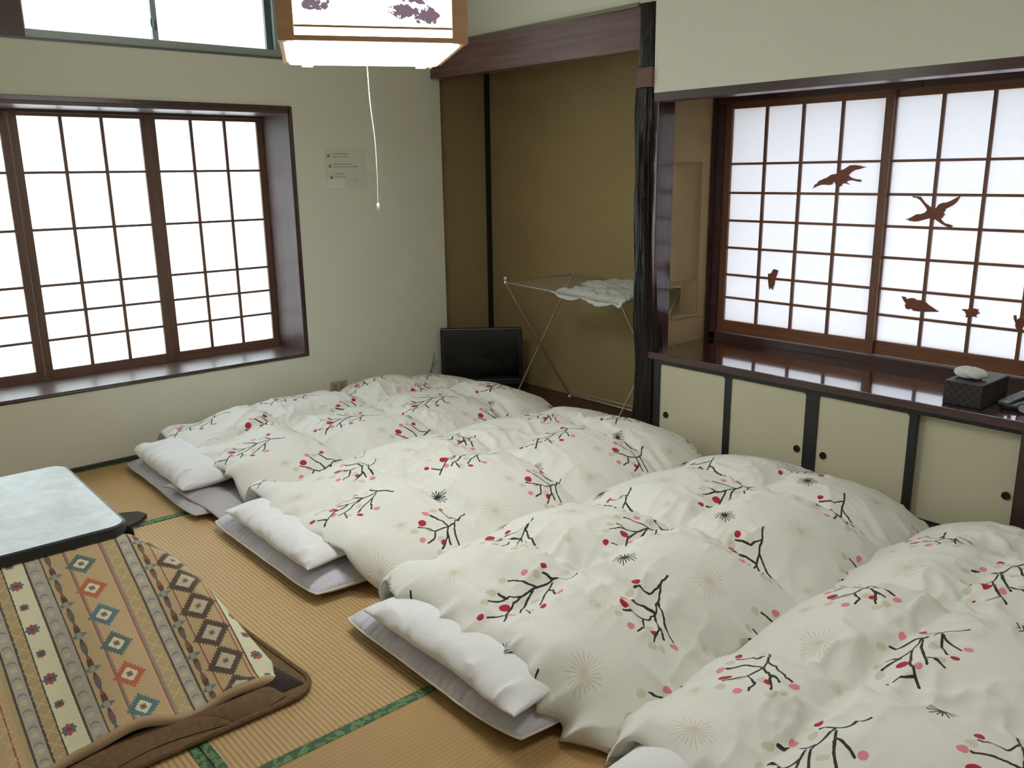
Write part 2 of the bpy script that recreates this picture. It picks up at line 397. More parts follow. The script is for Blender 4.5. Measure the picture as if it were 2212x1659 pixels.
# --- right window in its recess
w3 = MB(); FY = .535
w3.box((1.795, FY, .56), (1.845, .64, 1.90)); w3.box((3.66, FY, .56), (3.80, .64, 1.90)); w3.box((1.795, FY-.004, 1.845), (3.80, .64, 1.93)); w3.box((1.795, FY, .56), (3.80, .64, .600), .002)
w3o = w3.done('window_3', M['dark']); struct(w3o, 'wide window behind the long counter with paper lattice screens', 'window')
b = MB(); b.box((1.795, .600, 1.93), (3.80, .7, 2.6)); b.box((1.795, .60, 0), (3.80, .7, .56)); b.done('outer_wall', M['wall'], w3o)
zr = (.67, .80, .928, 1.078, 1.226, 1.375, 1.528, 1.813)
shoji(w3o, 'Y', .57, 1.845, 2.765, .040, zr, 4, -1, (M['shoji'], M['shojih']), M['paperR'], pz=(.602, 1.85), mw=.009)
shoji(w3o, 'Y', .588, 2.728, 3.66, .040, zr, 4, -1, (M['shoji'], M['shojih']), M['paperR'], pz=(.602, 1.85), mw=.009)
b = MB(); b.box((1.70, .86, 1.86), (3.9, 1.3, 1.92)); b.box((1.70, .62, 1.90), (3.9, 1.3, 1.96)); b.box((1.62, .62, .4), (1.70, 1.1, 1.96)); b.done('outer_shade_board', M['wall'], w3o)  # unseen boards added outside to cut the daylight on the right screens

# --- high aluminium window
w2 = MB(); X0 = -.06
w2.box((X0-.05, -2.40, 2.15), (X0+.055, UY1, 2.188), .002); w2.box((X0-.05, -2.40, 2.585), (X0+.05, UY1, 2.62)); w2.box((X0-.05, UY1-.045, 2.15), (X0+.05, UY1, 2.62), .002)
w2o = w2.done('window_2', M['alu']); struct(w2o, 'high aluminium sliding window with frosted panes at top left', 'window')
b = MB(); b.box((X0-.01, -1.165, 2.188), (X0+.02, -1.13, 2.585), .002); b.done('sash_stile', M['aludark'], w2o)
b = MB(); b.box((X0-.02, -1.795, 2.188), (X0+.025, -1.765, 2.585), .002); b.done('sash_stile', M['alu'], w2o)
b = MB(); b.box((X0-.02, -2.40, 2.188), (X0+.015, -2.385, 2.585)); b.done('sash_stile', M['alu'], w2o)
b = MB(); b.box((X0-.005, -2.386, 2.186), (X0, -1.795, 2.587)); b.done('glass_pane', M['frost'], w2o)
b = MB(); b.box((X0-.005, -1.765, 2.186), (X0, -1.165, 2.587)); b.done('glass_pane', M['frost'], w2o)
b = MB(); b.box((X0+.025, -1.79, 2.235), (X0+.036, -1.775, 2.285), .003); b.tube([(X0+.036, -1.79, 2.25), (X0+.05, -1.803, 2.252), (X0+.052, -1.806, 2.275), (X0+.045, -1.80, 2.29)], .005); b.done('crescent_latch', M['aludark'], w2o, True)
b = MB(); b.box((-.30, UY0, 2.15), (.004, -2.40, 2.62), .002); b.done('side_board', M['dark'], w2o)
b = MB(); b.box((-.3, -1.10, 2.14), (.004, UY1+.004, 2.62)); b.box((-.03, UY0, 2.138), (.004, UY1, 2.150)); b.done('casing', M['aludark'], w2o)

# ================================================================== alcove post, beam, jamb
# beam
b = MB(); b.prism([(0.0, -.070), (1.72, .012), (1.72, .05), (0.0, .05)], 2.092, 2.294, 'XY')
struct(b.done('trim_4', M['beam']), 'deep purplish brown wooden beam across the top of the alcove', 'beam')
mk = mat('black_glossy_bark', srgb(34, 28, 26), .22, .6); t = NT(mk); c = t.coord()
n1 = t.noise(t.mapping(c, (60, 60, 5)), 1.0, 5, .7); n2 = t.noise(c, 14, 4, .6)
t.base(t.ramp(t.math('ADD', t.math('MULTIPLY', n1, .5), t.math('MULTIPLY', n2, .5)), [(.40, srgb(14, 12, 12)), (.56, srgb(30, 24, 23)), (.70, srgb(58, 40, 30)), (.8, srgb(40, 28, 28))]))
t.put(t.bsdf().inputs['Roughness'], t.math('ADD', t.math('MULTIPLY', n2, .30), .03))
t.normal(t.bump(n1, .7, .005)); t.bsdf().inputs['Specular IOR Level'].default_value = .35; M['bark'] = mk
ax = lambda z: 1.757+.010*math.sin(z*3.1)+(-.0 if z > 1 else .012*(1-z))
nz, na = 420, 84
post = thing('alcove_post', 'natural black barked log post with glossy bark right of the alcove', 'post', (1.765, .03, 0))
def logpart(z0, z1, name='bark_log'):
    V = []; F = []; nzz = max(8, int((z1-z0)*nz/2.3))
    for i in range(nzz+1):
        z = z0+(z1-z0)*i/nzz
        for j in range(na):
            a = 2*math.pi*j/na
            rad = .060+.012*(1-min(z, 1.2)/1.2)
            k1 = float(vnoise(a*2.2+math.sin(a)*2, z*3.2, 3)); k2 = float(vnoise(math.cos(a)*7, z*5+math.sin(a)*7, 5)); k3 = float(vnoise(math.sin(a*1)*9+z*1.4, z*3.4+math.cos(a)*9, 8))
            rad += .014*k1+.016*max(0, k2)*1.6+.022*k3
            V.append((ax(z)+rad*math.cos(a), .035+rad*math.sin(a), z))
    for i in range(nzz):
        for j in range(na): F.append((i*na+j, i*na+(j+1) % na, (i+1)*na+(j+1) % na, (i+1)*na+j))
    F.append(tuple(range(na))[::-1]); F.append(tuple(nzz*na+j for j in range(na)))
    return link(name, meshdata(name, V, F), M['bark'], post, True)
logpart(0, 1.905); logpart(2.0, 2.30)
b = MB(); b.box((1.712, -.03, 1.905), (1.812, .09, 2.0), .002); b.done('planed_band', m_wood('planed_reddish_wood', srgb(92, 58, 46), srgb(112, 74, 56), .5, 0), post)
KN = mat('pale_glossy_knot', srgb(190, 165, 168), .25)
for z, a, s in ((2.12, 4.15, 1), (1.5, 3.8, .5), (.98, 4.3, .45)):
    MB().ball((ax(z)+.055*math.cos(a), .035+.055*math.sin(a), z), .016*s, (.6, .5, 2.6)).done('bare_knot', KN, post, True)
rebase(post)
struct(MB().box((1.800, .004, 0), (1.832, .135, 1.90), .003).done('trim_5', m_wood('glossy_dark_jamb', srgb(58, 38, 38), srgb(76, 54, 54), .13, 2)), 'glossy dark wooden jamb between log post and recess', 'trim')
b = MB(); b.box((1.797, .50, .56), (1.81, .54, 1.90)); struct(b.done('trim_6', M['darkv']), 'dark upright strip at the inner recess corner', 'trim')

# ================================================================== low cabinet and counter
ctr = MB().box((1.800, -.014, .528), (3.80, .54, .560), .004).done('counter_board', M['counter'])
MB().box((1.800, -.018, .526), (3.80, -.0142, .5590), .001).done('front_edge', M['dark'], ctr)
tag(ctr, 'long glossy dark red-brown board on top of the low cabinets under the right window', 'counter')
cab = thing('low_cabinet', 'low built-in cabinet with four cream sliding doors in black frames', 'cabinet', (2.75, .25, 0))
b = MB(); b.box((1.82, .045, 0), (1.875, .50, .528)); b.box((1.86, .0, .505), (3.66, .50, .528)); b.box((1.86, .48, 0), (3.66, .50, .51)); b.box((1.86, .0, 0), (3.66, .06, .03)); b.box((1.845, .004, 0), (1.878, .06, .52))
b.done('cabinet_frame', M['blackwood'], cab)
b = MB(); b.box((3.648, -.01, 0), (3.80, .50, .528), .003); b.done('end_post', M['darkv'], cab)
md = m_wall('cream_door_paper', srgb(194, 188, 162), .05, .85, .1)
t = NT(md)
M['door'] = md; M['brass'] = mat('dark_bronze_pull', srgb(48, 40, 34), .4, .5, .5); M['pullin'] = mat('brown_pull_cup', srgb(70, 50, 36), .5)
def door(x0, x1, fl, fr, y, hx, hz):
    """sliding door: black frame with rounded inner corners, cream panel, round sunk pull"""
    d = bpy.data.objects.new('sliding_door', None); COL.objects.link(d); d.parent = cab; d.empty_display_size = .05
    z0, z1 = .035, .512; ft = .012
    b = MB(); outer = [(x0, z0), (x1, z0), (x1, z1), (x0, z1)]
    inner = rrect(x0+fl, z0+ft, x1-fr, z1-ft, .012, 4)
    bm = b.bm
    # frame as four bars plus small corner fillets
    b.box((x0, y, z0), (x0+fl, y+.018, z1)); b.box((x1-fr, y, z0), (x1, y+.018, z1)); b.box((x0+fl, y, z1-ft), (x1-fr, y+.018, z1)); b.box((x0+fl, y, z0), (x1-fr, y+.018, z0+ft))
    for cx, cz, sx, sz in ((x0+fl, z1-ft, 1, -1), (x1-fr, z1-ft, -1, -1)):
        r = .014; poly = [(cx, cz)]+[(cx+sx*(r-r*math.sin(k*math.pi/8)), cz+sz*(r-r*math.cos(k*math.pi/8))) for k in range(5)]
        b.prism(poly, y, y+.016)
    b.done('door_frame', M['blackwood'], d)
    MB().box((x0+fl-.002, y+.006, z0+ft-.002), (x1-fr+.002, y+.013, z1-ft+.002)).done('door_panel', M['door'], d)
    b = MB(); n = 24; o = [(hx+.0165*math.cos(2*math.pi*k/n), hz+.0165*math.sin(2*math.pi*k/n)) for k in range(n)]; i = [(hx+.0115*math.cos(2*math.pi*k/n), hz+.0115*math.sin(2*math.pi*k/n)) for k in range(n)]
    bm = b.bm; A = [bm.verts.new((p[0], y+.006, p[1])) for p in o]; B_ = [bm.verts.new((p[0], y+.001, p[1])) for p in o]; C_ = [bm.verts.new((p[0], y+.0015, p[1])) for p in i]; D_ = [bm.verts.new((p[0], y+.005, p[1])) for p in i]
    for k in range(n):
        q = (k+1) % n
        for P, Q in ((A, B_), (B_, C_), (C_, D_)): bm.faces.new([P[k], P[q], Q[q], Q[k]])
    bm.faces.new(D_); h = b.done('door_pull', M['brass'], d, True); h['label'] = 'dark round sunk pull'
door(1.878, 2.318, .012, .018, .004, 1.933, .226)
door(2.318, 2.778, .020, .034, .004, 2.713, .224)
door(2.778, 3.254, .032, .034, .002, 2.847, .223)
door(3.215, 3.652, .034, .004, .028, 3.610, .240)
rebase(cab)

# ================================================================== carved ornaments on the right window
CRANE1 = [(2.3861,1.4016),(2.3971,1.4202),(2.4109,1.4275),(2.4124,1.4349),(2.4282,1.4422),(2.442,1.4477),(2.4617,1.4549),(2.4769,1.4657),(2.4925,1.4703),(2.5063,1.4709),(2.5172,1.4834),(2.5304,1.4893),(2.5477,1.4938),(2.5605,1.5025),(2.5753,1.5112),(2.5982,1.5126),(2.6252,1.5094),(2.6445,1.5042),(2.6617,1.5012),(2.6413,1.498),(2.6322,1.4946),(2.6192,1.4912),(2.606,1.4896),(2.5968,1.4851),(2.5895,1.4809),(2.5822,1.4757),(2.5751,1.4686),(2.5725,1.4633),(2.5841,1.4543),(2.6,1.4489),(2.6195,1.4446),(2.6289,1.446),(2.6311,1.4424),(2.6407,1.4417),(2.6374,1.4364),(2.6396,1.4329),(2.6205,1.434),(2.6009,1.439),(2.5853,1.4401),(2.5701,1.4376),(2.5647,1.4319),(2.5832,1.4197),(2.5673,1.424),(2.5555,1.4258),(2.5439,1.424),(2.5389,1.4132),(2.5254,1.4088),(2.511,1.4149),(2.505,1.4258),(2.4993,1.4366),(2.4959,1.4294),(2.4886,1.4203),(2.4728,1.4174),(2.4484,1.4195),(2.4281,1.4184),(2.4081,1.411)]
CRANE2 = [(2.884,1.3682),(2.9032,1.3668),(2.9222,1.3663),(2.9321,1.3536),(2.9475,1.3369),(2.9659,1.3238),(2.9765,1.3189),(2.9939,1.3143),(2.9999,1.3211),(3.007,1.3329),(3.0244,1.3409),(3.0409,1.3419),(3.0627,1.3521),(3.0809,1.3639),(3.0978,1.3716),(3.0915,1.3558),(3.0832,1.3426),(3.0684,1.3291),(3.053,1.3205),(3.0406,1.3136),(3.0382,1.3052),(3.0324,1.2967),(3.0401,1.2869),(3.0322,1.2834),(3.0314,1.275),(3.022,1.2696),(3.0297,1.2598),(3.0442,1.2486),(3.061,1.2458),(3.0746,1.2413),(3.0815,1.2382),(3.0735,1.2362),(3.0793,1.2281),(3.0593,1.2307),(3.0452,1.2385),(3.0278,1.2463),(3.0099,1.2575),(2.999,1.2646),(2.9857,1.2635),(2.9748,1.2699),(2.9616,1.2661),(2.9416,1.2604),(2.9249,1.2547),(2.9077,1.2524),(2.8901,1.2542),(2.8759,1.2548),(2.8789,1.2601),(2.8595,1.2602),(2.8783,1.267),(2.8949,1.2761),(2.9113,1.2868),(2.9285,1.2873),(2.9484,1.2946),(2.9574,1.3067),(2.9492,1.3201),(2.9376,1.3334),(2.9222,1.3501),(2.9039,1.36),(2.8863,1.3625)]
TURT1 = [(2.8784,0.9007),(2.8987,0.8987),(2.9036,0.8892),(2.9189,0.8959),(2.9385,0.8975),(2.9511,0.8901),(2.986,0.8917),(3.0071,0.8742),(3.0597,0.8455),(2.9953,0.8386),(2.9682,0.8371),(2.9425,0.8374),(2.9276,0.8478),(2.9223,0.8412),(2.904,0.8444),(2.8986,0.8586),(2.9016,0.869),(2.8903,0.8818)]
TURT2 = [(3.1592,0.8694),(3.1752,0.8719),(3.1793,0.8678),(3.1891,0.8772),(3.1996,0.8795),(3.2069,0.8777),(3.214,0.8784),(3.2214,0.8755),(3.2301,0.8772),(3.2276,0.8675),(3.2375,0.8584),(3.2289,0.8563),(3.2212,0.8459),(3.2273,0.839),(3.2145,0.8413),(3.2005,0.8389),(3.1893,0.8422),(3.1848,0.834),(3.1773,0.8362),(3.1796,0.8487),(3.1734,0.8556),(3.1728,0.8613),(3.1636,0.8622)]
TURT3 = [(3.3742,0.8656),(3.3848,0.8668),(3.3897,0.8472),(3.3985,0.8574),(3.4114,0.86),(3.4321,0.8523),(3.4495,0.8435),(3.4484,0.8252),(3.4332,0.8159),(3.4193,0.8215),(3.4135,0.8152),(3.4067,0.8162),(3.4011,0.8081),(3.3926,0.8089),(3.3862,0.821),(3.3865,0.8321),(3.3778,0.8494)]
PEG = [(2.159,0.9516),(2.1803,0.9599),(2.1848,0.9727),(2.1929,0.9809),(2.2191,0.9753),(2.2133,0.9511),(2.2039,0.9313),(2.2027,0.9026),(2.192,0.8681),(2.1824,0.8816),(2.1734,0.8693),(2.1665,0.8898),(2.1607,0.9278)]
M['orn'] = m_wood('carved_reddish_wood', srgb(112, 58, 38), srgb(134, 76, 50), .5, 0, 2)
for nm, P, yb, lab, cat in (
    ('crane_ornament', CRANE1, .558, 'carved wooden crane flying with bent neck on the left screen of the right window', 'ornament'),
    ('crane_ornament', CRANE2, .576, 'carved wooden crane with straight outstretched neck on the right screen of the window', 'ornament'),
    ('turtle_ornament', TURT1, .576, 'largest carved wooden turtle with long pointed tail on the right window screen', 'ornament'),
    ('turtle_ornament', TURT2, .576, 'smallest carved wooden turtle, between the long-tailed turtle and the one at the frame edge', 'ornament'),
    ('turtle_ornament', TURT3, .576, 'carved wooden turtle with raised head at the far right of the window screen', 'ornament'),
    ('notched_ornament', PEG, .558, 'small forked wooden cutout low on the left screen of the right window', 'ornament')):
    tag(MB().prism(P, yb-.006, yb).done(nm, M['orn']), lab, cat)

# ================================================================== futons
FAB = mat('cream_duvet_cotton', srgb(226, 220, 204), .78, .25)
def build_print(m, base, red, pink, dkc, beige):
    t = NT(m); uv = t.coord('UV'); s = t.sep(uv)
    PU, PV = .65, .58
    u = t.math('MULTIPLY', t.math('FRACT', t.math('DIVIDE', s[0], PU)), PU); v = t.math('MULTIPLY', t.math('FRACT', t.math('DIVIDE', s[1], PV)), PV)
    wob = t.noise(uv, 60, 1)
    p = t.comb(u, v, 0.0)
    B1 = (.10, .55); B2 = (.50, .36)
    L1 = [[(0.0, 0.0), (0.024, -0.046), (0.048, -0.096), (0.058, -0.133), (0.045, -0.186), (0.0, -0.235)], [(0.024, -0.046), (0.010, -0.092), (-0.044, -0.112)], [(0.057, -0.131), (0.012, -0.135), (-0.039, -0.162)], [(0.049, -0.095), (0.098, -0.128), (0.15, -0.144)], [(0.060, -0.136), (0.103, -0.165), (0.13, -0.216)], [(0.096, -0.157), (0.136, -0.172)], [(0.046, -0.186), (0.080, -0.215), (0.086, -0.250)]]
    L2 = [[(0.0, 0.0), (-0.044, -0.051), (-0.067, -0.111), (-0.067, -0.162), (-0.042, -0.227), (0.006, -0.286)], [(-0.013, -0.262), (-0.05, -0.291)], [(-0.044, -0.051), (-0.082, -0.056)], [(-0.065, -0.101), (-0.138, -0.143)], [(-0.069, -0.16), (-0.103, -0.247)], [(-0.080, -0.195), (-0.113, -0.206)], [(-0.064, -0.114), (-0.047, -0.154), (-0.005, -0.222)], [(-0.015, -0.194), (0.030, -0.212)], [(-0.040, -0.06), (-0.015, -0.119), (0.013, -0.159)], [(-0.030, -0.080), (0.025, -0.112)]]
    L2 = [[(a*1.15, c_*1.14) for a, c_ in l] for l in L2]
    segs = []
    for (o, L) in ((B1, L1), (B2, L2)):
        for li, l in enumerate(L):
            for a, b in zip(l[:-1], l[1:]): segs.append(((o[0]+a[0], o[1]+a[1]), (o[0]+b[0], o[1]+b[1])))
    dmin = None
    for a, b in segs:
        e = (b[0]-a[0], b[1]-a[1]); q = e[0]**2+e[1]**2
        pa = t.vec('SUBTRACT', p, (a[0], a[1], 0)); h = t.math('MULTIPLY', t.vec('DOT_PRODUCT', pa, (e[0]/q, e[1]/q, 0)), 1.0, clamp=True)
        n = t.new('ShaderNodeVectorMath', operation='SCALE'); n.inputs[0].default_value = (e[0], e[1], 0); t.put(n.inputs['Scale'], h)
        d = t.vec('DISTANCE', pa, n.outputs[0]); dmin = d if dmin is None else t.math('MINIMUM', dmin, d)
    line = t.math('LESS_THAN', dmin, t.math('ADD', .0021, t.math('MULTIPLY', wob, .0030)))
    def dots(pts, r):
        dm = None
        for x, y in pts:
            d = t.vec('DISTANCE', p, (x % PU, y, 0)); dm = d if dm is None else t.math('MINIMUM', dm, d)
        return t.math('LESS_THAN', dm, r)
    off = lambda o, P: [(o[0]+a*(1.15 if o is B2 else 1), o[1]+c*(1.14 if o is B2 else 1)) for a, c in P]
    RD = off(B1, [(-.012, -.212), (.108, -.190), (-.049, -.092)])+off(B2, [(-.066, -.303), (-.061, -.223), (-.096, -.040), (.032, -.162)])
    PK = off(B1, [(-.055, -.170), (.166, -.157), (.062, -.262)])+off(B2, [(-.122, -.100), (.037, -.100), (-.02, -.236)])
    BG = off(B1, [(.008, -.262), (.030, -.205), (.143, -.235), (.158, -.206), (-.050, -.134), (.090, -.190)])+off(B2, [(-.150, -.160), (-.125, -.222), (-.100, -.264), (-.026, -.138), (.012, -.195), (-.090, -.075)])
    dash = lambda cx, cy, rad, N, wd, r0: None
    def star(cx, cy, rad, N, wd, seed):
        d = t.vec('SUBTRACT', p, (cx, cy, 0)); q = t.sep(d); r = t.vec('LENGTH', d); ang = t.math('ARCTAN2', q[1], q[0])
        fr = t.math('FRACT', t.math('ADD', t.math('MULTIPLY', ang, N/6.28318), seed)); a = t.math('ABSOLUTE', t.math('SUBTRACT', fr, .5))
        ww = t.math('LESS_THAN', t.math('MULTIPLY', a, t.math('MULTIPLY', r, 6.28318/N)), wd)
        lim = t.math('ADD', rad*.86, t.math('MULTIPLY', t.math('SINE', t.math('MULTIPLY', ang, 5.0+seed)), rad*.14))
        return t.math('MULTIPLY', ww, t.math('LESS_THAN', r, lim))
    col = base
    st = t.math('MAXIMUM', star(.18, .085, .066, 22, .0013, .3), star(.045, .26, .034, 18, .0011, .1)); st = t.math('MAXIMUM', st, star(.34, .49, .028, 16, .001, .7))
    col = t.mix(t.math('MULTIPLY', st, .60), col, beige)
    col = t.mix(t.math('MULTIPLY', dots(BG, .0145), .55), col, tuple(x*1.02 for x in beige))
    col = t.mix(dots(PK, .0125), col, pink); col = t.mix(dots(RD[1:4]+RD[5:], .0118), col, red); col = t.mix(dots([RD[0], RD[4]], .0175), col, red)
    col = t.mix(t.math('MAXIMUM', line, star(.600, .525, .043, 17, .0018, .0)), col, dkc)
    t.base(col)
    f = t.noise(t.coord(), 7, 4, .6); f2 = t.noise(t.mapping(t.coord(), (30, 9, 20)), 1.0, 3, .5); we = t.noise(t.coord(), 600, 1)
    t.bsdf().inputs['Sheen Weight'].default_value = .15
    t.normal(t.bump(t.math('ADD', t.math('ADD', f, t.math('MULTIPLY', f2, .35)), t.math('MULTIPLY', we, .01)), .16, .03))
build_print(FAB, srgb(230, 229, 222), srgb(176, 34, 52), srgb(226, 140, 150), srgb(52, 50, 44), srgb(196, 178, 144))

def grid_mesh(name, P, UV=None, closebottom=None):
    """P (nu,nv,3) open sheet -> mesh; closebottom = inset depth for an underside"""
    nu, nv = P.shape[:2]; V = P.reshape(-1, 3); idx = np.arange(nu*nv).reshape(nu, nv)
    F = np.stack([idx[:-1, :-1], idx[1:, :-1], idx[1:, 1:], idx[:-1, 1:]], -1).reshape(-1, 4).tolist()
    V = V.tolist(); uvx = UV.reshape(-1, 2).tolist() if UV is not None else None
    if closebottom is not None:
        loop = list(idx[:, 0])+list(idx[-1, 1:])+list(idx[-2::-1, -1])+list(idx[0, -2:0:-1])
        c = P.reshape(-1, 3)[loop].mean(0); base = len(V)
        for i in loop:
            q = np.array(V[i]); d = c-q; d[2] = 0; d /= (np.linalg.norm(d)+1e-9)
            V.append((q+d*closebottom+np.array([0, 0, -.002])).tolist())
            if uvx: uvx.append(uvx[i])
        n = len(loop)
        for k in range(n): F.append([int(loop[k]), int(base+k), int(base+(k+1) % n), int(loop[(k+1) % n])])
        V.append([c[0], c[1], float(np.mean([V[base+k][2] for k in range(n)]))]); cc = len(V)-1
        if uvx: uvx.append([0, 0])
        for k in range(n): F.append([base+k, cc, base+(k+1) % n])
    me = bpy.data.meshes.new(name); me.from_pydata(V, [], F)
    if uvx:
        ul = me.uv_layers.new(name='UVMap'); li = np.zeros(len(me.loops), int); me.loops.foreach_get('vertex_index', li)
        ul.data.foreach_set('uv', np.array(uvx, float)[li].ravel())
    me.update(); me.shade_smooth(); return me
def duvet(label, x0, x1, y0, y1, H, m0, m1, gx, gy, seed, U0, V0=-2.15, head=.158, lean=0., pw=3.4):
    nu, nv = 210, 270
    p = np.sin(np.linspace(-1, 1, nu)*math.pi/2*.94)/math.sin(math.pi/2*.94); q = np.sin(np.linspace(-1, 1, nv)*math.pi/2*.92)/math.sin(math.pi/2*.92)
    p = .55*p+.45*np.sign(p)*(1-(1-np.abs(p))**1.25); Pp, Q = np.meshgrid(p, q, indexing='ij')
    W, L, cx, cy = (x1-x0)/2, (y1-y0)/2, (x0+x1)/2, (y0+y1)/2
    ex = (1-np.abs(Pp)**pw).clip(0)**.52; ey = (1-np.abs(Q)**5.0).clip(0)**.50; prof = ex*ey
    X = cx+W*Pp*(1-.045*np.abs(Q)**6); Y = cy+L*Q*(1-.03*np.abs(Pp)**6)
    S = sst(X, m0-.06, m0+.06)*(1-sst(X, m1-.04, m1+.10))
    # the head hem rides over the pillow, its loose corner slumps to the floor
    zb = np.where(Q < 0, head, .05)*S*sst(np.abs(Q), .80, .97)+.004
    G = np.zeros_like(X); near = np.zeros_like(X)
    for k, g in enumerate(gx):
        d = np.abs(X-g-.045*fbm(Y*2.2, Y*0+k, seed+k)); a = .85*(.65+.6*vnoise(Y*2.1, Y*0+k*3, seed+31)); G = np.maximum(G, a*np.exp(-(d/.085)**1.15)); near = np.maximum(near, np.exp(-(d/.16)**2))
    for k, g in enumerate(gy):
        d = np.abs(Y-g-.055*fbm(X*2.4, X*0+k*5, seed+9+k)); a = .95*(.75+.8*vnoise(X*2.3, X*0+k*3, seed+41)); G = np.maximum(G, a*np.exp(-(d/.075)**1.1)); near = np.maximum(near, np.exp(-(d/.15)**2))
    top = H-.095*G+.050*fbm(X*2.2, Y*2.2, seed+60, 1)+.010*fbm(X*6, Y*6, seed+70, 1)
    rid = 1-np.abs(fbm(X*11+Y*3, Y*5-X*2, seed+80, 2))*2.4; rid2 = 1-np.abs(fbm(X*6-Y*2, Y*13+X*2, seed+90, 2))*2.4
    top = top+(.015*rid.clip(0, 1)**3+.016*rid2.clip(0, 1)**3)*near
    for gi, g in enumerate(gx):
        for gj, h in enumerate(gy):
            px0 = g+.05*float(vnoise(gi*3.3+1, gj*2.1, seed)); py0 = h+.05*float(vnoise(gi*1.7, gj*4.1+2, seed+1)); r_ = np.hypot(X-px0, Y-py0); an = np.arctan2(Y-py0, X-px0)
            top = top-.030*np.exp(-(r_/.055)**1.2)+.0075*(1-np.abs(np.sin(an*3.5+seed+gi))*2)*np.exp(-(r_/.13)**2)*(r_/.04).clip(0, 1)
    for ei in (0, 1, 2):      # soft tucks running in from the sides
        yy = y0+.35+.62*ei+.1*float(vnoise(ei*2.7, 0, seed+4)); d = np.abs(Y-yy-.25*(np.abs(X-cx)-W*.5)*(1 if ei % 2 else -1)); top = top-.026*np.exp(-(d/.03)**1.3)*sst(np.abs(X-cx), W*.45, W*.9)
    Z = zb+(top-zb)*prof
    zrel = (Z/H).clip(0, 1); edge = 1-prof
    # bulging and hanging folds on the sides
    sx = np.sign(Pp)*np.abs(Pp)**6; sy = np.sign(Q)*np.abs(Q)**11
    bul = .050*np.sin(math.pi*zrel**.8); rdg = lambda a, k: (1-np.abs(fbm(a, zrel*1.2, seed+k, 2))*3.0).clip(0, 1)**2
    slant = zrel*.8
    fx_ = (.060*fbm(Y*6+seed+slant, zrel*1.3, seed+20, 1)+.050*rdg(Y*5.5+seed+slant, 33)-.022)*(1.12-zrel); fy_ = (.055*fbm(X*7+seed-slant, zrel*1.3, seed+22, 1)+.050*rdg(X*7+seed-slant, 35)-.022)*(1.12-zrel)
    X = X+sx*(bul+fx_); Y = Y+sy*(bul+fy_)+lean*(X-cx)*(Q < 0)*np.abs(Q)**3
    Z = Z+edge*(.010*fbm(X*14, Y*14, seed+25, 2))*zrel
    Z = np.maximum(Z, .004); X = np.maximum(X, .014)
    Pt = np.stack([X, Y, Z], -1)
    du = np.linalg.norm(np.diff(Pt, axis=0), axis=2); du[:, :] = du[:, nv//4:3*nv//4].mean(1, keepdims=True)*.55+du*.45
    dv = np.linalg.norm(np.diff(Pt, axis=1), axis=2); dv[:, :] = dv[nu//4:3*nu//4].mean(0, keepdims=True)*.55+dv*.45
    U = np.concatenate([np.zeros((1, nv)), np.cumsum(du, 0)]); U = U-U[nu//2:nu//2+1]+cx-U0
    Vv = np.concatenate([np.zeros((nu, 1)), np.cumsum(dv, 1)], 1); Vv = Vv-Vv[:, nv//2:nv//2+1]+cy-V0
    o = link('duvet', grid_mesh('duvet', Pt, np.stack([U, Vv], -1), .05), FAB)
    return tag(o, label, 'duvet', 'patterned duvets on the futons')
duvet('berry-branch patterned cream duvet on the futon beside the left window wall', .065, 1.30, -2.02, -.05, .280, .12, 1.10, (.62,), (-1.55, -1.02, -.52), 2, 1.13, pw=6)
duvet('berry-branch patterned cream duvet on the second futon from the left window wall', 1.21, 2.36, -2.035, -.05, .288, 1.25, 2.16, (1.78,), (-1.60, -1.05, -.50), 5, 2.11)
duvet('berry-branch patterned cream duvet on the third futon, behind the low front pillow', 2.345, 3.44, -2.055, -.06, .302, 2.40, 3.20, (2.92,), (-1.66, -1.16, -.60), 12, 3.12)
duvet('berry-branch patterned cream duvet nearest the right edge of the photo', 3.42, 4.56, -2.07, -.06, .300, 3.50, 4.40, (3.84,), (-1.52, -1.02, -.55), 17, 4.10)

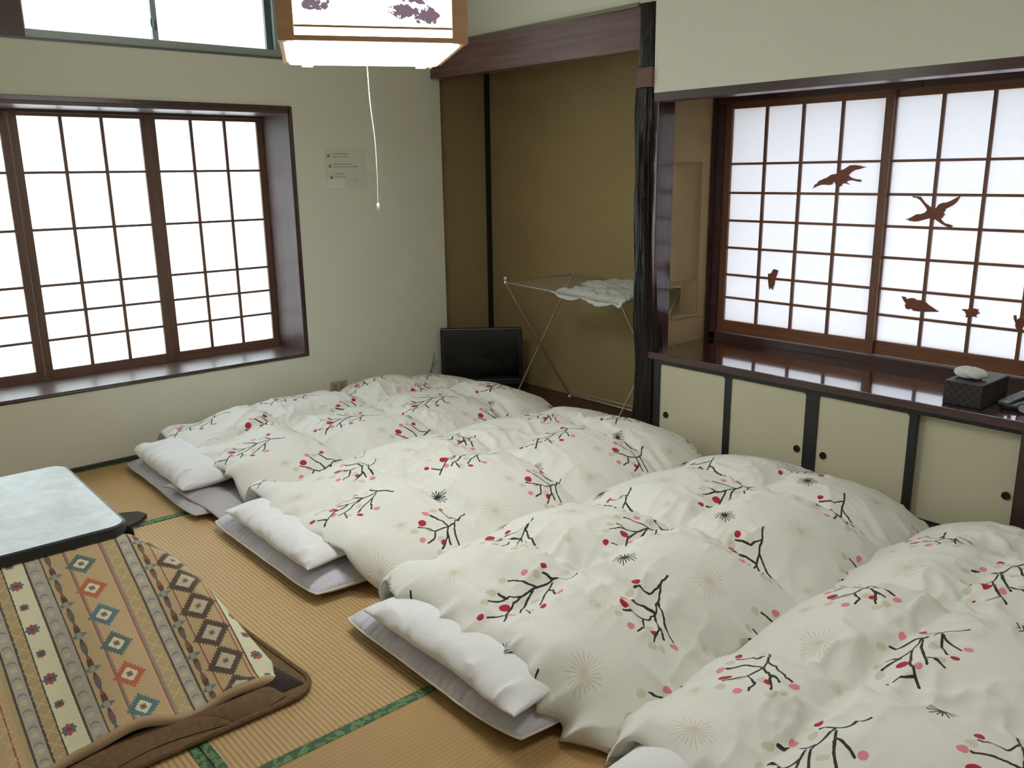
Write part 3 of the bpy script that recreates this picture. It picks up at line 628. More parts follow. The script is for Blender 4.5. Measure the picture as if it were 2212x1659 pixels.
# mattresses
def m_matt(name, col, ribs):
    m = mat(name, col, .85, .2); t = NT(m); c = t.coord(); s = t.sep(c)
    t.bsdf().inputs['Sheen Weight'].default_value = .2
    n = t.noise(c, 12, 3); h = n
    if ribs:
        wv = t.math('ABSOLUTE', t.math('SINE', t.math('ADD', t.math('MULTIPLY', s[0], 3.14159/.034), t.math('MULTIPLY', n, 1.4)))); h = t.math('ADD', t.math('MULTIPLY', wv, .22), n)
    t.normal(t.bump(h, .55, .016)); return m
M['matt1'] = m_matt('grey_mattress_cover', srgb(186, 182, 186), False); M['matt2'] = m_matt('lavender_white_mattress_cover', srgb(208, 206, 218), True)
M['piping'] = mat('cream_piping', srgb(232, 226, 216), .8)
M['pillow'] = m_fabric('white_cotton', srgb(236, 236, 238), .85, .35, 9)
def slab(name, x0, x1, y0, y1, z0, z1, m, seed, parent=None, corner=.06, wavy=.012):
    nu, nv = 90, 120
    p = np.sin(np.linspace(-1, 1, nu)*math.pi/2); q = np.sin(np.linspace(-1, 1, nv)*math.pi/2); Pp, Q = np.meshgrid(p, q, indexing='ij')
    W, L, cx, cy = (x1-x0)/2, (y1-y0)/2, (x0+x1)/2, (y0+y1)/2
    prof = ((1-np.abs(Pp)**9).clip(0)**.5)*((1-np.abs(Q)**16).clip(0)**.5)
    X = cx+W*Pp*(1-corner*.5*np.abs(Q)**12); Y = cy+L*Q*(1-corner*.25*np.abs(Pp)**8)
    zm = z0+(z1-z0)*.42+.006*fbm(X*5, Y*5, seed+3)
    Z = zm+(z1-zm)*prof+wavy*fbm(X*6, Y*6, seed, 2)*prof
    Y = Y+wavy*.9*fbm(X*4, X*0, seed+5)*np.abs(Q)**6
    top = np.stack([X, Y, Z], -1)
    bot = top.copy(); bot[:, :, 2] = zm-(zm-z0)*prof
    nu_, nv_ = nu, nv; V = np.concatenate([top.reshape(-1, 3), bot.reshape(-1, 3)]); idx = np.arange(nu*nv).reshape(nu, nv)
    F = np.stack([idx[:-1, :-1], idx[1:, :-1], idx[1:, 1:], idx[:-1, 1:]], -1).reshape(-1, 4)
    V2 = V.tolist(); F = F.tolist()+[[a[3]+nu*nv, a[2]+nu*nv, a[1]+nu*nv, a[0]+nu*nv] for a in F.tolist()]
    me = meshdata(name, V2, F); me.shade_smooth()
    bmx = bmesh.new(); bmx.from_mesh(me); bmesh.ops.remove_doubles(bmx, verts=bmx.verts, dist=.0004); bmesh.ops.recalc_face_normals(bmx, faces=bmx.faces); bmx.to_mesh(me); bmx.free()
    o = link(name, me, m, parent)
    rim = [tuple(top[i, 0]) for i in range(0, nu, 3)]+[tuple(top[-1, j]) for j in range(1, nv, 4)]+[tuple(top[i, -1]) for i in range(nu-1, 0, -3)]+[tuple(top[0, j]) for j in range(nv-1, 0, -4)]
    return o, rim
for k, (lab, x0, x1, y0, z1, m, sd) in enumerate((
    ('grey covered futon mattress nearest the left window wall', .14, 1.12, -2.25, .062, 'matt1', 3),
    ('lavender white futon mattress, second from the left window wall', 1.235, 2.165, -2.215, .082, 'matt2', 8),
    ('lavender white quilted futon mattress with piped edge at front center', 2.365, 3.255, -2.215, .085, 'matt2', 21),
    ('lavender white futon mattress mostly hidden at the bottom right corner', 3.47, 4.40, -2.20, .085, 'matt2', 30))):
    o = thing('futon_mattress', lab, 'mattress', ((x0+x1)/2, (y0-.1)/2, 0), 'futon mattresses on the tatami')
    sb, rim = slab('mattress_pad', x0, x1, y0, -.10, .003, z1+.012, M[m], sd, o)
    MB().tube(rim+[rim[0]], .0042, 6, False).done('piping', M['piping'] if k else M['matt1'], o, True); rebase(o)
# loose fold of the grey cover at the first futon
nu, nv = 40, 30; A, B_ = np.meshgrid(np.linspace(0, 1, nu), np.linspace(0, 1, nv), indexing='ij')
X = .78+.44*A+.06*B_*(1-A); Y = -2.262+.30*B_+.10*A; Z = .070*(1-A**2.2)+.012*np.sin(A*9+B_*3)*(1-A)+.012+.014*np.sin(A*math.pi)*np.sin(B_*5)
me = grid_mesh('cover_fold', np.stack([X, Y, Z], -1)); o = link('folded_sheet', me, M['matt1'])
sm = o.modifiers.new('s', 'SOLIDIFY'); sm.thickness = .006; sm.offset = 1
tag(o, 'grey sheet end turned over beside the first pillow by the left wall', 'sheet')

def pillow(label, cx, cy, z, lx, ly, th, rz, tilt, seed, flap=True, tx=0.):
    o = thing('pillow', label, 'pillow', (cx, cy, z), 'white pillows at the heads of the futons'); o.rotation_euler = (tilt, tx, rz)
    nu, nv = 110, 60; p = np.sin(np.linspace(-1, 1, nu)*math.pi/2); q = np.sin(np.linspace(-1, 1, nv)*math.pi/2); Pp, Q = np.meshgrid(p, q, indexing='ij')
    prof = ((1-np.abs(Pp)**4.5).clip(0)**.62)*((1-np.abs(Q)**2.8).clip(0)**.6)
    X = lx/2*Pp*(1-.03*(1-Q**2)); Y = ly/2*Q*(1-.06*(1-Pp**2))+.012*fbm(X*6, X*0, seed+2)
    rid = (1-np.abs(fbm(X*13, Y*5+X*3, seed, 2))*2.8).clip(0, 1)**2; e = (1-prof)**1.0
    bumpz = th*.10*fbm(X*7, Y*7, seed+4, 2)+th*.30*rid*(.25+e)*(1-sst(Q, -.75, -.15))
    Zt = th*.55*prof+bumpz*prof**.5+.010*fbm(X*9, Y*5, seed+6)*e; Zb = -th*.42*prof**.8+.010*fbm(X*9, Y*5, seed+6)*e
    V = np.concatenate([np.stack([X, Y, Zt], -1).reshape(-1, 3), np.stack([X, Y, Zb], -1).reshape(-1, 3)]); n = nu*nv
    idx = np.arange(n).reshape(nu, nv); F = np.stack([idx[:-1, :-1], idx[1:, :-1], idx[1:, 1:], idx[:-1, 1:]], -1).reshape(-1, 4).tolist()
    F = F+[[a[3]+n, a[2]+n, a[1]+n, a[0]+n] for a in F]
    me = meshdata('pillow_body', V.tolist(), F); bmx = bmesh.new(); bmx.from_mesh(me); bmesh.ops.remove_doubles(bmx, verts=bmx.verts, dist=.0005); bmesh.ops.recalc_face_normals(bmx, faces=bmx.faces); bmx.to_mesh(me); bmx.free(); me.shade_smooth()
    link('pillow_body', me, M['pillow'], o)
    if flap:   # open end of the case
        A, B_ = np.meshgrid(np.linspace(0, 1, 24), np.linspace(-1, 1, 50), indexing='ij')
        X = lx/2*.93+.075*A; Y = ly/2*B_*(.94+.05*A); Z = .010*np.sin(B_*6+A*2)*A-.012*A+.022*(1-A)*(1-np.abs(B_)**3)
        f = link('case_end', grid_mesh('case_end', np.stack([X, Y, Z], -1)), M['pillow'], o); sm = f.modifiers.new('s', 'SOLIDIFY'); sm.thickness = .006
    return o
pillow('plump white pillow at the head of the futon by the left window wall', .61, -2.105, .125, .74, .26, .125, -.02, .05, 3, False)
pillow('creased white pillow at the head of the second futon from the left wall', 1.735, -2.075, .130, .74, .27, .085, .0, .07, 8, False)
pillow('long flat white pillow in front of the third duvet, front center', 2.87, -2.080, .130, .76, .27, .085, .0, .07, 15, False)
p4 = pillow('white pillow barely showing at the bottom edge on the right', 3.90, -2.12, .13, .72, .30, .10, .0, .10, 20, False)
MB().box((-.365, -.150, -.004), (-.335, -.135, .010), .002).done('care_tag', mat('blue_tag', srgb(40, 70, 130), .6), p4)

# ================================================================== heated table
kt = thing('heated_table', 'low square table with mottled white top and black edge at left', 'table', (1.52, -3.15, 0))
mt = mat('mottled_white_laminate', srgb(200, 208, 208), .35, .4); t = NT(mt); c = t.coord()
n1 = t.noise(c, 16, 6, .7); n2 = t.noise(c, 4, 3)
t.base(t.ramp(t.math('ADD', t.math('MULTIPLY', n1, .6), t.math('MULTIPLY', n2, .4)), [(.36, srgb(186, 196, 198)), (.5, srgb(206, 214, 215)), (.65, srgb(222, 228, 229))])); M['lam'] = mt
TX0, TX1, TY0, TY1, TZ = 1.115, 1.928, -3.56, -2.735, .400
MB().prism(rrect(TX0+.008, TY0+.008, TX1-.008, TY1-.008, .052, 10), TZ-.02, TZ+.0005, 'XY').done('table_top', M['lam'], kt)
b = MB(); outer = rrect(TX0, TY0, TX1, TY1, .06, 10); inner = rrect(TX0+.009, TY0+.009, TX1-.009, TY1-.009, .051, 10)
bm = b.bm; n = len(outer); A = [[bm.verts.new((x, y, z)) for x, y in ring] for ring, z in ((outer, TZ-.034), (outer, TZ-.003), (inner, TZ+.001), (inner, TZ-.034))]
for k in range(n):
    for j in range(4): P_, Q_ = A[j], A[(j+1) % 4]; bm.faces.new([P_[k], P_[(k+1) % n], Q_[(k+1) % n], Q_[k]])
b.done('edge_band', mat('black_rubber_edge', srgb(40, 44, 46), .45), kt, True)
MB().box((TX0+.05, TY0+.05, TZ-.06), (TX1-.05, TY1-.05, TZ-.05)).done('under_frame', M['dark'], kt)
for x in (TX0+.07, TX1-.07):
    for y in (TY0+.07, TY1-.07): MB().box((x-.025, y-.025, .02), (x+.025, y+.025, TZ-.05), .004).done('leg', M['dark'], kt)
rebase(kt)

# quilt: ring from under the top outward to the floor; UV = (distance down the slope, position along the side)
mq = mat('woven_motif_fleece', srgb(180, 150, 105), .95, .1); t = NT(mq); uv = t.coord('UV'); s = t.sep(uv)
nz_ = t.noise(uv, 240, 2); fz = t.math('MULTIPLY', t.math('SUBTRACT', nz_, .5), .004)
v = t.math('ADD', s[1], fz); u = t.math('ADD', s[0], fz)
TAN, TAN2, BLK, LAV, CRM = srgb(190, 163, 122), srgb(178, 154, 112), srgb(58, 50, 40), srgb(174, 168, 158), srgb(226, 224, 192)
GRY, PNK, RST = srgb(140, 130, 118), srgb(206, 158, 120), srgb(128, 78, 60)
# stripe table in v (metres from y = -3.20), repeating every .52 m
PER = .52
stripes = [(0, TAN2), (.012, BLK), (.017, LAV), (.050, BLK), (.055, TAN2), (.084, BLK), (.089, CRM), (.144, BLK), (.149, LAV), (.187, BLK), (.192, TAN), (.253, RST), (.257, GRY), (.264, PNK), (.272, TAN), (.352, PNK), (.359, RST), (.363, GRY), (.371, TAN2), (.410, BLK), (.415, LAV), (.448, BLK), (.453, TAN), (.496, RST), (.500, PNK), (.507, TAN)]
ve = t.math('MULTIPLY', t.math('FRACT', t.math('DIVIDE', t.math('ADD', v, 3.20), PER)), PER)
col = t.ramp(t.math('DIVIDE', ve, PER), [(a/PER, c_) for a, c_ in stripes], 'CONSTANT')
vv = t.math('ADD', v, 3.20)
col2 = t.ramp(t.math('DIVIDE', t.math('SUBTRACT', vv, .507), .3), [(0, TAN), (.27, RST), (.285, PNK), (.31, BLK), (.325, CRM), (.62, BLK), (.64, LAV), (.75, BLK), (.77, TAN)], 'CONSTANT')
second = t.math('GREATER_THAN', vv, .507); col = t.mix(second, col, col2)
def cell(per, ph=0.): return t.math('MULTIPLY', t.math('SUBTRACT', t.math('FRACT', t.math('ADD', t.math('DIVIDE', u, per), ph)), .5), per)
def idx(per, ph=0.): return t.math('FLOOR', t.math('ADD', t.math('DIVIDE', u, per), ph))
def within(x, a, b): return t.math('MULTIPLY', t.math('GREATER_THAN', x, a), t.math('LESS_THAN', x, b))
def l1(du, dv, ku=1., kv=1.): return t.math('ADD', t.math('MULTIPLY', t.math('ABSOLUTE', du), ku), t.math('MULTIPLY', t.math('ABSOLUTE', dv), kv))
def teeth(du, dv, p_, amp): return t.math('MULTIPLY', t.math('ABSOLUTE', t.math('SUBTRACT', t.math('FRACT', t.math('DIVIDE', t.math('SUBTRACT', t.math('ABSOLUTE', du), t.math('ABSOLUTE', dv)), p_)), .5)), amp)
def diamond(col, v0, per, ph, size, ringc, fill, centre, dotc):
    du = cell(per, ph); dv = t.math('SUBTRACT', v, v0); d = t.math('SUBTRACT', l1(du, dv), teeth(du, dv, .0135, .019))
    col = t.mix(t.math('LESS_THAN', d, size), col, ringc)
    d2 = l1(du, dv); col = t.mix(t.math('LESS_THAN', t.math('ADD', d2, teeth(du, dv, .011, .010)), size*.66), col, fill)
    r = t.math('MAXIMUM', t.math('ABSOLUTE', du), t.math('ABSOLUTE', dv))
    col = t.mix(t.math('LESS_THAN', r, .0085), col, centre); return t.mix(t.math('LESS_THAN', r, .0042), col, dotc)
par = t.math('MODULO', t.math('ADD', idx(.112, .72), 40.), 3.0)
ringc = t.mix(t.math('LESS_THAN', par, .5), t.mix(t.math('LESS_THAN', par, 1.5), srgb(66, 98, 92), srgb(64, 108, 120)), srgb(180, 82, 56))
col = diamond(col, -2.908, .112, .72, .041, ringc, srgb(222, 214, 180), srgb(120, 120, 110), srgb(100, 66, 46))
col = diamond(col, -2.655, .108, .80, .052, srgb(60, 42, 34), srgb(196, 184, 160), srgb(150, 128, 110), srgb(84, 64, 54))
def starm(col, v0, per, ph):
    du = cell(per, ph); dv = t.math('SUBTRACT', v, v0); big = t.math('MODULO', t.math('ADD', idx(per, ph), 40.), 2.0)
    sz = t.math('ADD', .017, t.math('MULTIPLY', big, .006))
    a = t.math('LESS_THAN', t.math('ADD', l1(du, dv, 1, 1), teeth(du, dv, .010, .012)), sz)
    b_ = t.math('LESS_THAN', t.math('MAXIMUM', t.math('ABSOLUTE', du), t.math('ABSOLUTE', dv)), t.math('MULTIPLY', sz, .62))
    lr = t.math('GREATER_THAN', t.math('ABSOLUTE', du), t.math('ABSOLUTE', dv))
    c_ = t.mix(lr, srgb(70, 104, 118), srgb(178, 66, 52)); cc = t.mix(t.math('LESS_THAN', l1(du, dv), .008), c_, srgb(70, 62, 80))
    return t.mix(t.math('MAXIMUM', a, t.math('MULTIPLY', b_, t.math('GREATER_THAN', l1(du, dv), .0))), col, cc)
col = starm(col, -3.091, .086, .35); col = starm(col, -2.565, .086, .1)
def chain(col, v0, per, ph):
    du = cell(per, ph); dv = t.math('SUBTRACT', v, v0); a = t.math('ABSOLUTE', dv)
    wd = t.math('ADD', .0022, t.math('MULTIPLY', t.math('ABSOLUTE', t.math('SINE', t.math('MULTIPLY', u, 6.28318/per))), .006))
    c_ = t.ramp(t.math('FRACT', t.math('ADD', t.math('DIVIDE', u, per), ph)), [(0, srgb(70, 44, 38)), (.2, srgb(62, 92, 98)), (.3, srgb(140, 66, 62)), (.4, srgb(62, 92, 98)), (.6, srgb(150, 60, 44)), (.72, srgb(60, 44, 38))], 'CONSTANT')
    col = t.mix(t.math('LESS_THAN', a, wd), col, c_)
    d2 = cell(per, ph+.5); lim = t.math('LESS_THAN', t.math('ADD', t.math('MULTIPLY', a, .55), t.math('MULTIPLY', t.math('ABSOLUTE', d2), 1.1)), .0135)
    return t.mix(lim, col, t.mix(t.math('LESS_THAN', a, .007), srgb(92, 118, 122), srgb(150, 148, 142)))
col = chain(col, -2.990, .122, .1); col = chain(col, -2.728, .122, .5)
def moons(col, v0, per, ph):
    du = cell(per, ph); dv = t.math('SUBTRACT', v, v0); p_ = t.comb(du, dv, 0.); d = t.vec('LENGTH', p_); d2 = t.vec('DISTANCE', p_, (.006, 0, 0))
    dk = t.math('MULTIPLY', t.math('LESS_THAN', d, .012), t.math('GREATER_THAN', d2, .011)); lt = t.math('LESS_THAN', t.vec('DISTANCE', p_, (.018, 0, 0)), .009)
    col = t.mix(t.math('MULTIPLY', dk, .8), col, srgb(118, 122, 124)); return t.mix(t.math('MULTIPLY', lt, .6), col, srgb(212, 194, 160))
col = moons(col, -3.034, .052, .2); col = moons(col, -2.769, .052, .5); col = moons(col, -3.166, .052, .5)
# light crosses on the second tan bands
for v0 in (-2.810, -3.130, -3.225):
    du = cell(.045, .3); dv = t.math('SUBTRACT', v, v0); x_ = t.math('ABSOLUTE', t.math('SUBTRACT', t.math('ABSOLUTE', du), t.math('ABSOLUTE', dv)))
    col = t.mix(t.math('MULTIPLY', t.math('MULTIPLY', t.math('LESS_THAN', x_, .0022), t.math('LESS_THAN', t.math('ABSOLUTE', dv), .016)), .45), col, srgb(226, 204, 160))
# plain peach lining past the hem
col = t.mix(t.math('GREATER_THAN', s[0], 2.0), col, srgb(196, 164, 128))
col = t.mix(t.math('MULTIPLY', nz_, .18), col, srgb(236, 220, 190))
t.base(col); t.bsdf().inputs['Sheen Weight'].default_value = .4
t.normal(t.bump(t.math('ADD', t.noise(t.coord(), 9, 3), t.math('MULTIPLY', nz_, .12)), .35, .012)); M['quilt'] = mq

def quilt():
    # main sheet slopes from the table edge down to the mats; its side edge hangs as a skirt
    xs = [1.915, 1.96, 2.02, 2.10, 2.20, 2.30, 2.40, 2.47, 2.505]; yb = [-2.722, -2.690, -2.653, -2.620, -2.595, -2.572, -2.546, -2.526, -2.540]
    zx = [1.915, 1.95, 2.05, 2.20, 2.35, 2.45, 2.505]; zz = [.366, .352, .300, .222, .142, .086, .058]
    nT, nG = 80, 230; V = []; UV = []
    def surf(x, y, g):
        z = np.interp(x, zx, zz); d = x-1.915
        z += .010*math.sin(y*19+d*3)*min(1, d*3)+.014*float(vnoise(y*5, d*5, 5))*min(1, d*4)-.010*math.exp(-((g-.80)/.06)**2)*min(1, d*3)
        return z
    rows = []
    gs = 1-(1-np.linspace(0, 1, nG))**1.0
    for j in range(nT):
        x = 1.915+(2.505-1.915)*j/(nT-1); Yb = np.interp(x, xs, yb); row = []
        for g in gs:
            y = -3.72+(Yb+3.72)*g; xx = x+(.009*math.sin(y*9)+.004*math.sin(y*31+1))*(j/(nT-1))**3; z = surf(xx, y, g)
            e = max(0, (g-.955)/.045); z -= .018*e*e
            row.append((xx, y, z))
        rows.append(row)
    P = np.array(rows); arc = np.concatenate([np.zeros((1, nG)), np.cumsum(np.linalg.norm(np.diff(P, axis=0), axis=2), 0)])
    U = np.stack([arc, P[:, :, 1]], -1)
    # rolled hem along the lower edge, lining side showing
    nh = 12; H_ = np.zeros((nh, nG, 3)); HU = np.zeros((nh, nG, 2))
    for i in range(nh):
        a = (i+1)/nh*math.pi*.9; rr = .021
        for k in range(nG):
            x, y, z = P[-1, k]; H_[i, k] = (x+rr*math.sin(a), y, max(.020, z-rr+rr*math.cos(a))); HU[i, k] = (arc[-1, k]+.01 if i < 2 else 3., y)
    P1 = np.concatenate([P, H_]); U1 = np.concatenate([U, HU])
    # skirt: under the table side, then under the crease
    nS, nm = 150, 16; S_ = np.zeros((nS, nm, 3)); SU = np.zeros((nS, nm, 2))
    for i in range(nS):
        if i < 70: x = 1.02+(1.915-1.02)*i/70; y, z = -2.722+.004*math.sin(x*30), .366; c = 0
        else:
            j = min(nT-1, int(round((i-70)/(nS-71)*(nT-1)))); x, y, z = P[j, -1]; c = (i-70)/(nS-71)
        for m in range(nm):
            q = m/(nm-1); zb_ = .022
            S_[i, m] = (x-.03*q*c, y+(.030*math.sin(q*math.pi*.6)+.012*math.sin(x*26)*q)*(1-c)-.02*q*c, z+(zb_-z)*q); SU[i, m] = ((x-1.915)*1.13, y+(z-zb_)*q*.9)
    def fc(nu, nv, o): i = np.arange(nu*nv).reshape(nu, nv)+o; return np.stack([i[:-1, :-1], i[1:, :-1], i[1:, 1:], i[:-1, 1:]], -1).reshape(-1, 4).tolist()
    Vs = np.concatenate([P1.reshape(-1, 3), S_.reshape(-1, 3)]); uvs = np.concatenate([U1.reshape(-1, 2), SU.reshape(-1, 2)])
    F = fc(P1.shape[0], nG, 0)+fc(nS, nm, P1.shape[0]*nG)
    # plain far and rear skirts, out of sight
    n0 = len(Vs); far = [(1.03, -2.722, .366), (1.03, -3.56, .366), (1.93, -3.60, .366), (1.93, -3.72, .36)]; low = [(.93, -2.70, .022), (.72, -3.75, .022), (2.2, -4.05, .022), (2.5, -3.73, .022)]
    Vs = np.concatenate([Vs, np.array(far+low)]); uvs = np.concatenate([uvs, np.zeros((8, 2))])
    F += [[n0+k, n0+k+1, n0+5+k, n0+4+k] for k in range(3)]
    me = bpy.data.meshes.new('table_quilt'); me.from_pydata(Vs.tolist(), [], F); ul = me.uv_layers.new(name='UVMap'); li = np.zeros(len(me.loops), int); me.loops.foreach_get('vertex_index', li)
    ul.data.foreach_set('uv', uvs[li].ravel()); me.update()
    bmx = bmesh.new(); bmx.from_mesh(me); bmesh.ops.remove_doubles(bmx, verts=bmx.verts, dist=.0004); bmesh.ops.recalc_face_normals(bmx, faces=bmx.faces); bmx.to_mesh(me); bmx.free(); me.shade_smooth()
    o = link('table_quilt', me, M['quilt'])
    return tag(o, 'tan fleece quilt with stripes, diamonds and stars spread over the low table', 'quilt')
quilt()

# rug under the quilt
mr = mat('brown_quilted_rug', srgb(112, 90, 66), .95, .1); t = NT(mr); c = t.coord(); s = t.sep(c)
a = t.math('ADD', s[0], s[1]); b_ = t.math('SUBTRACT', s[0], s[1])
gr = t.math('MINIMUM', t.math('ABSOLUTE', t.math('SINE', t.math('MULTIPLY', a, 20))), t.math('ABSOLUTE', t.math('SINE', t.math('MULTIPLY', b_, 20)))); nn = t.noise(c, 60, 3)
t.base(t.mix(nn, srgb(102, 80, 58), srgb(130, 106, 78))); t.normal(t.bump(t.math('ADD', t.math('POWER', gr, .4), t.math('MULTIPLY', nn, .3)), .5, .012)); M['rug'] = mr
rg = thing('floor_rug', 'thin brown quilted rug under the low table', 'rug', (1.7, -3.3, 0))
RP = [(x, y-.075*max(0, 2.50-x)*(y > -3)) for x, y in rrect(.80, -4.2, 2.63, -2.455, .09, 8)]
b = MB(); b.prism(RP, .002, .013, 'XY'); b.done('rug_body', M['rug'], rg)
MB().tube([(x, y, .012) for x, y in RP]+[(RP[0][0], RP[0][1], .012)], .009, 8, False).done('bound_edge', M['rug'], rg, True)
A, B_ = np.meshgrid(np.linspace(0, 1, 60), np.linspace(0, 1, 24), indexing='ij')   # a turned up fold along the near edge
X = 2.50+.105*B_+.02*np.sin(A*8); Y = -2.56-.62*A+.01*B_; Z = .016+.040*np.sin(B_*math.pi)*(np.sin(A*math.pi)**.5)*(.6+.4*np.sin(A*7+1))
link('rug_fold', grid_mesh('rug_fold', np.stack([X, Y, Z], -1)), M['rug'], rg)
A, B_ = np.meshgrid(np.linspace(0, 1, 30), np.linspace(0, 1, 20), indexing='ij')
X = 2.43+.15*A; Y = -2.63+.12*B_+.03*A; Z = .016+.022*np.sin(A*math.pi)*np.sin(B_*math.pi)
link('dark_patch', grid_mesh('dark_patch', np.stack([X, Y, Z], -1)), mat('dark_brown_patch', srgb(46, 36, 32), .9), rg)  # dark brown raised patch lying on the rug
rebase(rg)
b = MB(); A = [(.79, -2.50), (.84, -2.405), (.90, -2.385), (.955, -2.43), (.985, -2.50)]
tag(MB().prism(A, .004, .02, 'XY').done('floor_cushion', mat('dark_brown_cloth', srgb(62, 48, 42), .9)), 'dark brown cloth corner poking out behind the low table', 'cushion')  # far corner of the rug, built as a separate dark piece

# ================================================================== television
tv = thing('television', 'small black flat television angled in the alcove corner', 'television', (.24, .11, 0))
tv.rotation_euler = (0, 0, math.atan2(.43, .37))
b = MB(); b.box((-.28, -.02, .075), (.28, .03, .470), .006); b.box((-.2, .03, .12), (.2, .07, .42), .01); b.done('tv_case', M['blackplastic'], tv)
MB().box((-.255, -.0225, .135), (.255, -.019, .452)).done('tv_screen', M['screen'], tv)
b = MB(); b.box((-.27, -.026, .078), (.27, -.018, .118), .004); b.done('speaker_bar', mat('dark_speaker_grille', srgb(28, 32, 38), .5), tv)
b = MB(); b.prism(rrect(-.15, -.10, .15, .11, .05), .013, .026, 'XY'); b.box((-.05, -.01, .02), (.05, .02, .09)); b.done('tv_stand', M['blackplastic'], tv)
b = MB(); b.box((-.012, -.0265, .094), (.012, -.0255, .099)); b.done('indicator', mat('grey_mark', srgb(90, 96, 104), .4), tv)
b = MB(); b.tube(curved([(.02, -.13, .30), (.012, -.15, .20), (.03, -.19, .12), (.015, -.17, .05), (.03, -.15, .03)]), .003); b.tube(curved([(.03, -.12, .25), (.02, -.17, .17), (.012, -.14, .08), (.03, -.17, .03)]), .0025); b.tube(curved([(.02, -.21, .10), (.03, -.19, .14), (.012, -.16, .12), (.02, -.15, .03)]), .003)
tag(b.done('power_cord', mat('grey_cord', srgb(120, 130, 138), .5), None, True), 'grey cords hanging beside the black television', 'cord')

# ================================================================== drying rack
rk = thing('drying_rack', 'folding metal laundry drying rack with crossed legs in the alcove', 'rack', (1.1, .25, 0))
A_, B2_, C2_, D2_ = Vector((.62, .01, .825)), Vector((.745, .488, .845)), Vector((1.53, .085, .772)), Vector((1.665, .46, .842))
FA, FB, GA, GB = Vector((.555, .135, .035)), Vector((1.465, .12, .035)), Vector((.765, .44, .040)), Vector((1.66, .44, .040))
def rod(name, pts, r, m='steel'): return MB().tube(pts, r, 8).done(name, M[m], rk, True)
for p_ in ((A_, C2_), (B2_, D2_), (A_, B2_), (C2_, D2_)): rod('top_rail', p_, .0048)
for p_ in ((A_, GA), (B2_+(B2_-FA)*.03, FA), (C2_, GB), (D2_, FB)): rod('leg', p_, .0062)
for k in range(1, 12):
    t_ = k/12; rod('hanging_wire', (A_.lerp(B2_, t_), C2_.lerp(D2_, t_)), .0017)
rod('foot_rail', (FA, FB), .004); rod('foot_rail', (GA, GB), .004); rod('foot_rail', (GA+Vector((0, .02, .02)), GB+Vector((0, .02, .02))), .003)
for p_ in (A_, C2_, A_+Vector((0, 0, .025)), GA+Vector((0, 0, -.012)), FA+Vector((0, 0, .0))): MB().ball(p_, .0105).done('end_cap', M['whiteplastic'], rk, True)
rebase(rk)
# white cloth on it
nu, nv = 90, 70; A, B_ = np.meshgrid(np.linspace(0, 1, nu), np.linspace(0, 1, nv), indexing='ij')
def rackpt(a, b): return np.array(A_)*((1-a)*(1-b))+np.array(C2_)*(a*(1-b))+np.array(B2_)*((1-a)*b)+np.array(D2_)*(a*b)
P0 = np.zeros((nu, nv, 3))
for i in range(nu):
    for j in range(nv):
        a, b_ = A[i, j], B_[i, j]
        aa = .44+.54*a+.10*(1-a)*(1-abs(2*b_-1)) * (b_ < .5)+.02*math.sin(b_*9); bb = -.02+.92*b_
        P0[i, j] = rackpt(aa, bb)
cr = fbm(A*7, B_*6, 44, 3); rid = (1-np.abs(fbm(A*5+B_*2, B_*8, 52, 2))*2.4).clip(0, 1)**3
P0[:, :, 2] += .010+.014*rid+.012*(cr+.4)*np.sin(math.pi*A)**.3
dr = (1-B_*8).clip(0, 1); P0[:, :, 2] -= dr*(.018+.028*np.abs(np.sin(A*math.pi*2.2)))
P0[:, :, 0] += .02*fbm(A*4, B_*4, 61)
cl = link('white_cloth', grid_mesh('white_cloth', P0), m_fabric('thin_white_cloth', srgb(196, 200, 192), .9, .4, 20)); sm = cl.modifiers.new('s', 'SOLIDIFY'); sm.thickness = .004
tag(cl, 'crumpled white cloth spread over the drying rack', 'cloth')

# ================================================================== things on the counter
CT = .5605
tb = thing('tissue_box', 'dark woven tissue box with a tissue pulled out, on the counter', 'box', (3.40, .18, CT))
mw = mat('black_woven_cane', srgb(44, 38, 38), .5, .4); t = NT(mw); c = t.coord(); ck = t.new('ShaderNodeTexChecker'); t.l.new(t.mapping(c, (60, 60, 60)), ck.inputs[0]); ck.inputs['Scale'].default_value = 1
t.base(t.mix(ck.outputs[1], srgb(40, 35, 36), srgb(54, 49, 49))); t.normal(t.bump(ck.outputs[1], .6, .004))
MB().box((-.075, -.135, 0), (.075, .135, .098), .004).done('box_body', mw, tb)
MB().prism([(-.025, -.08), (.025, -.08), (.025, .06), (-.025, .06)], .0975, .0995, 'XY').done('opening', mat('shadowed_slot', srgb(20, 18, 18), .9), tb)
A, B_ = np.meshgrid(np.linspace(0, 2*math.pi, 49), np.linspace(0, 1, 16), indexing='ij')
ph = B_*math.pi*.995; lump = 1+.09*np.sin(A*2+1+B_*2)+.04*np.sin(A*5+B_*5)
rr = (.010*(1-B_)+.048*np.sin(ph)**.8)*lump
X = rr*np.cos(A)*1.15-.012; Y = rr*np.sin(A)*.72-.045+.010*B_; Z = .099+.046*(1-np.cos(ph))/2+.004*np.sin(A*5+B_*9)*np.sin(ph)
link('tissue', grid_mesh('tissue', np.stack([X, Y, Z], -1)), m_fabric('white_tissue', srgb(216, 218, 216), .9, .4, 30), tb)
rc = thing('remote_control', 'slim grey remote control lying beside the tissue box', 'remote control', (3.535, .245, CT+.022)); rc.rotation_euler = (.05, 0, -.10)
MB().box((-.020, -.115, 0), (.020, .115, .012), .003).done('remote_body', mat('grey_remote_plastic', srgb(118, 124, 126), .3), rc)
b = MB()
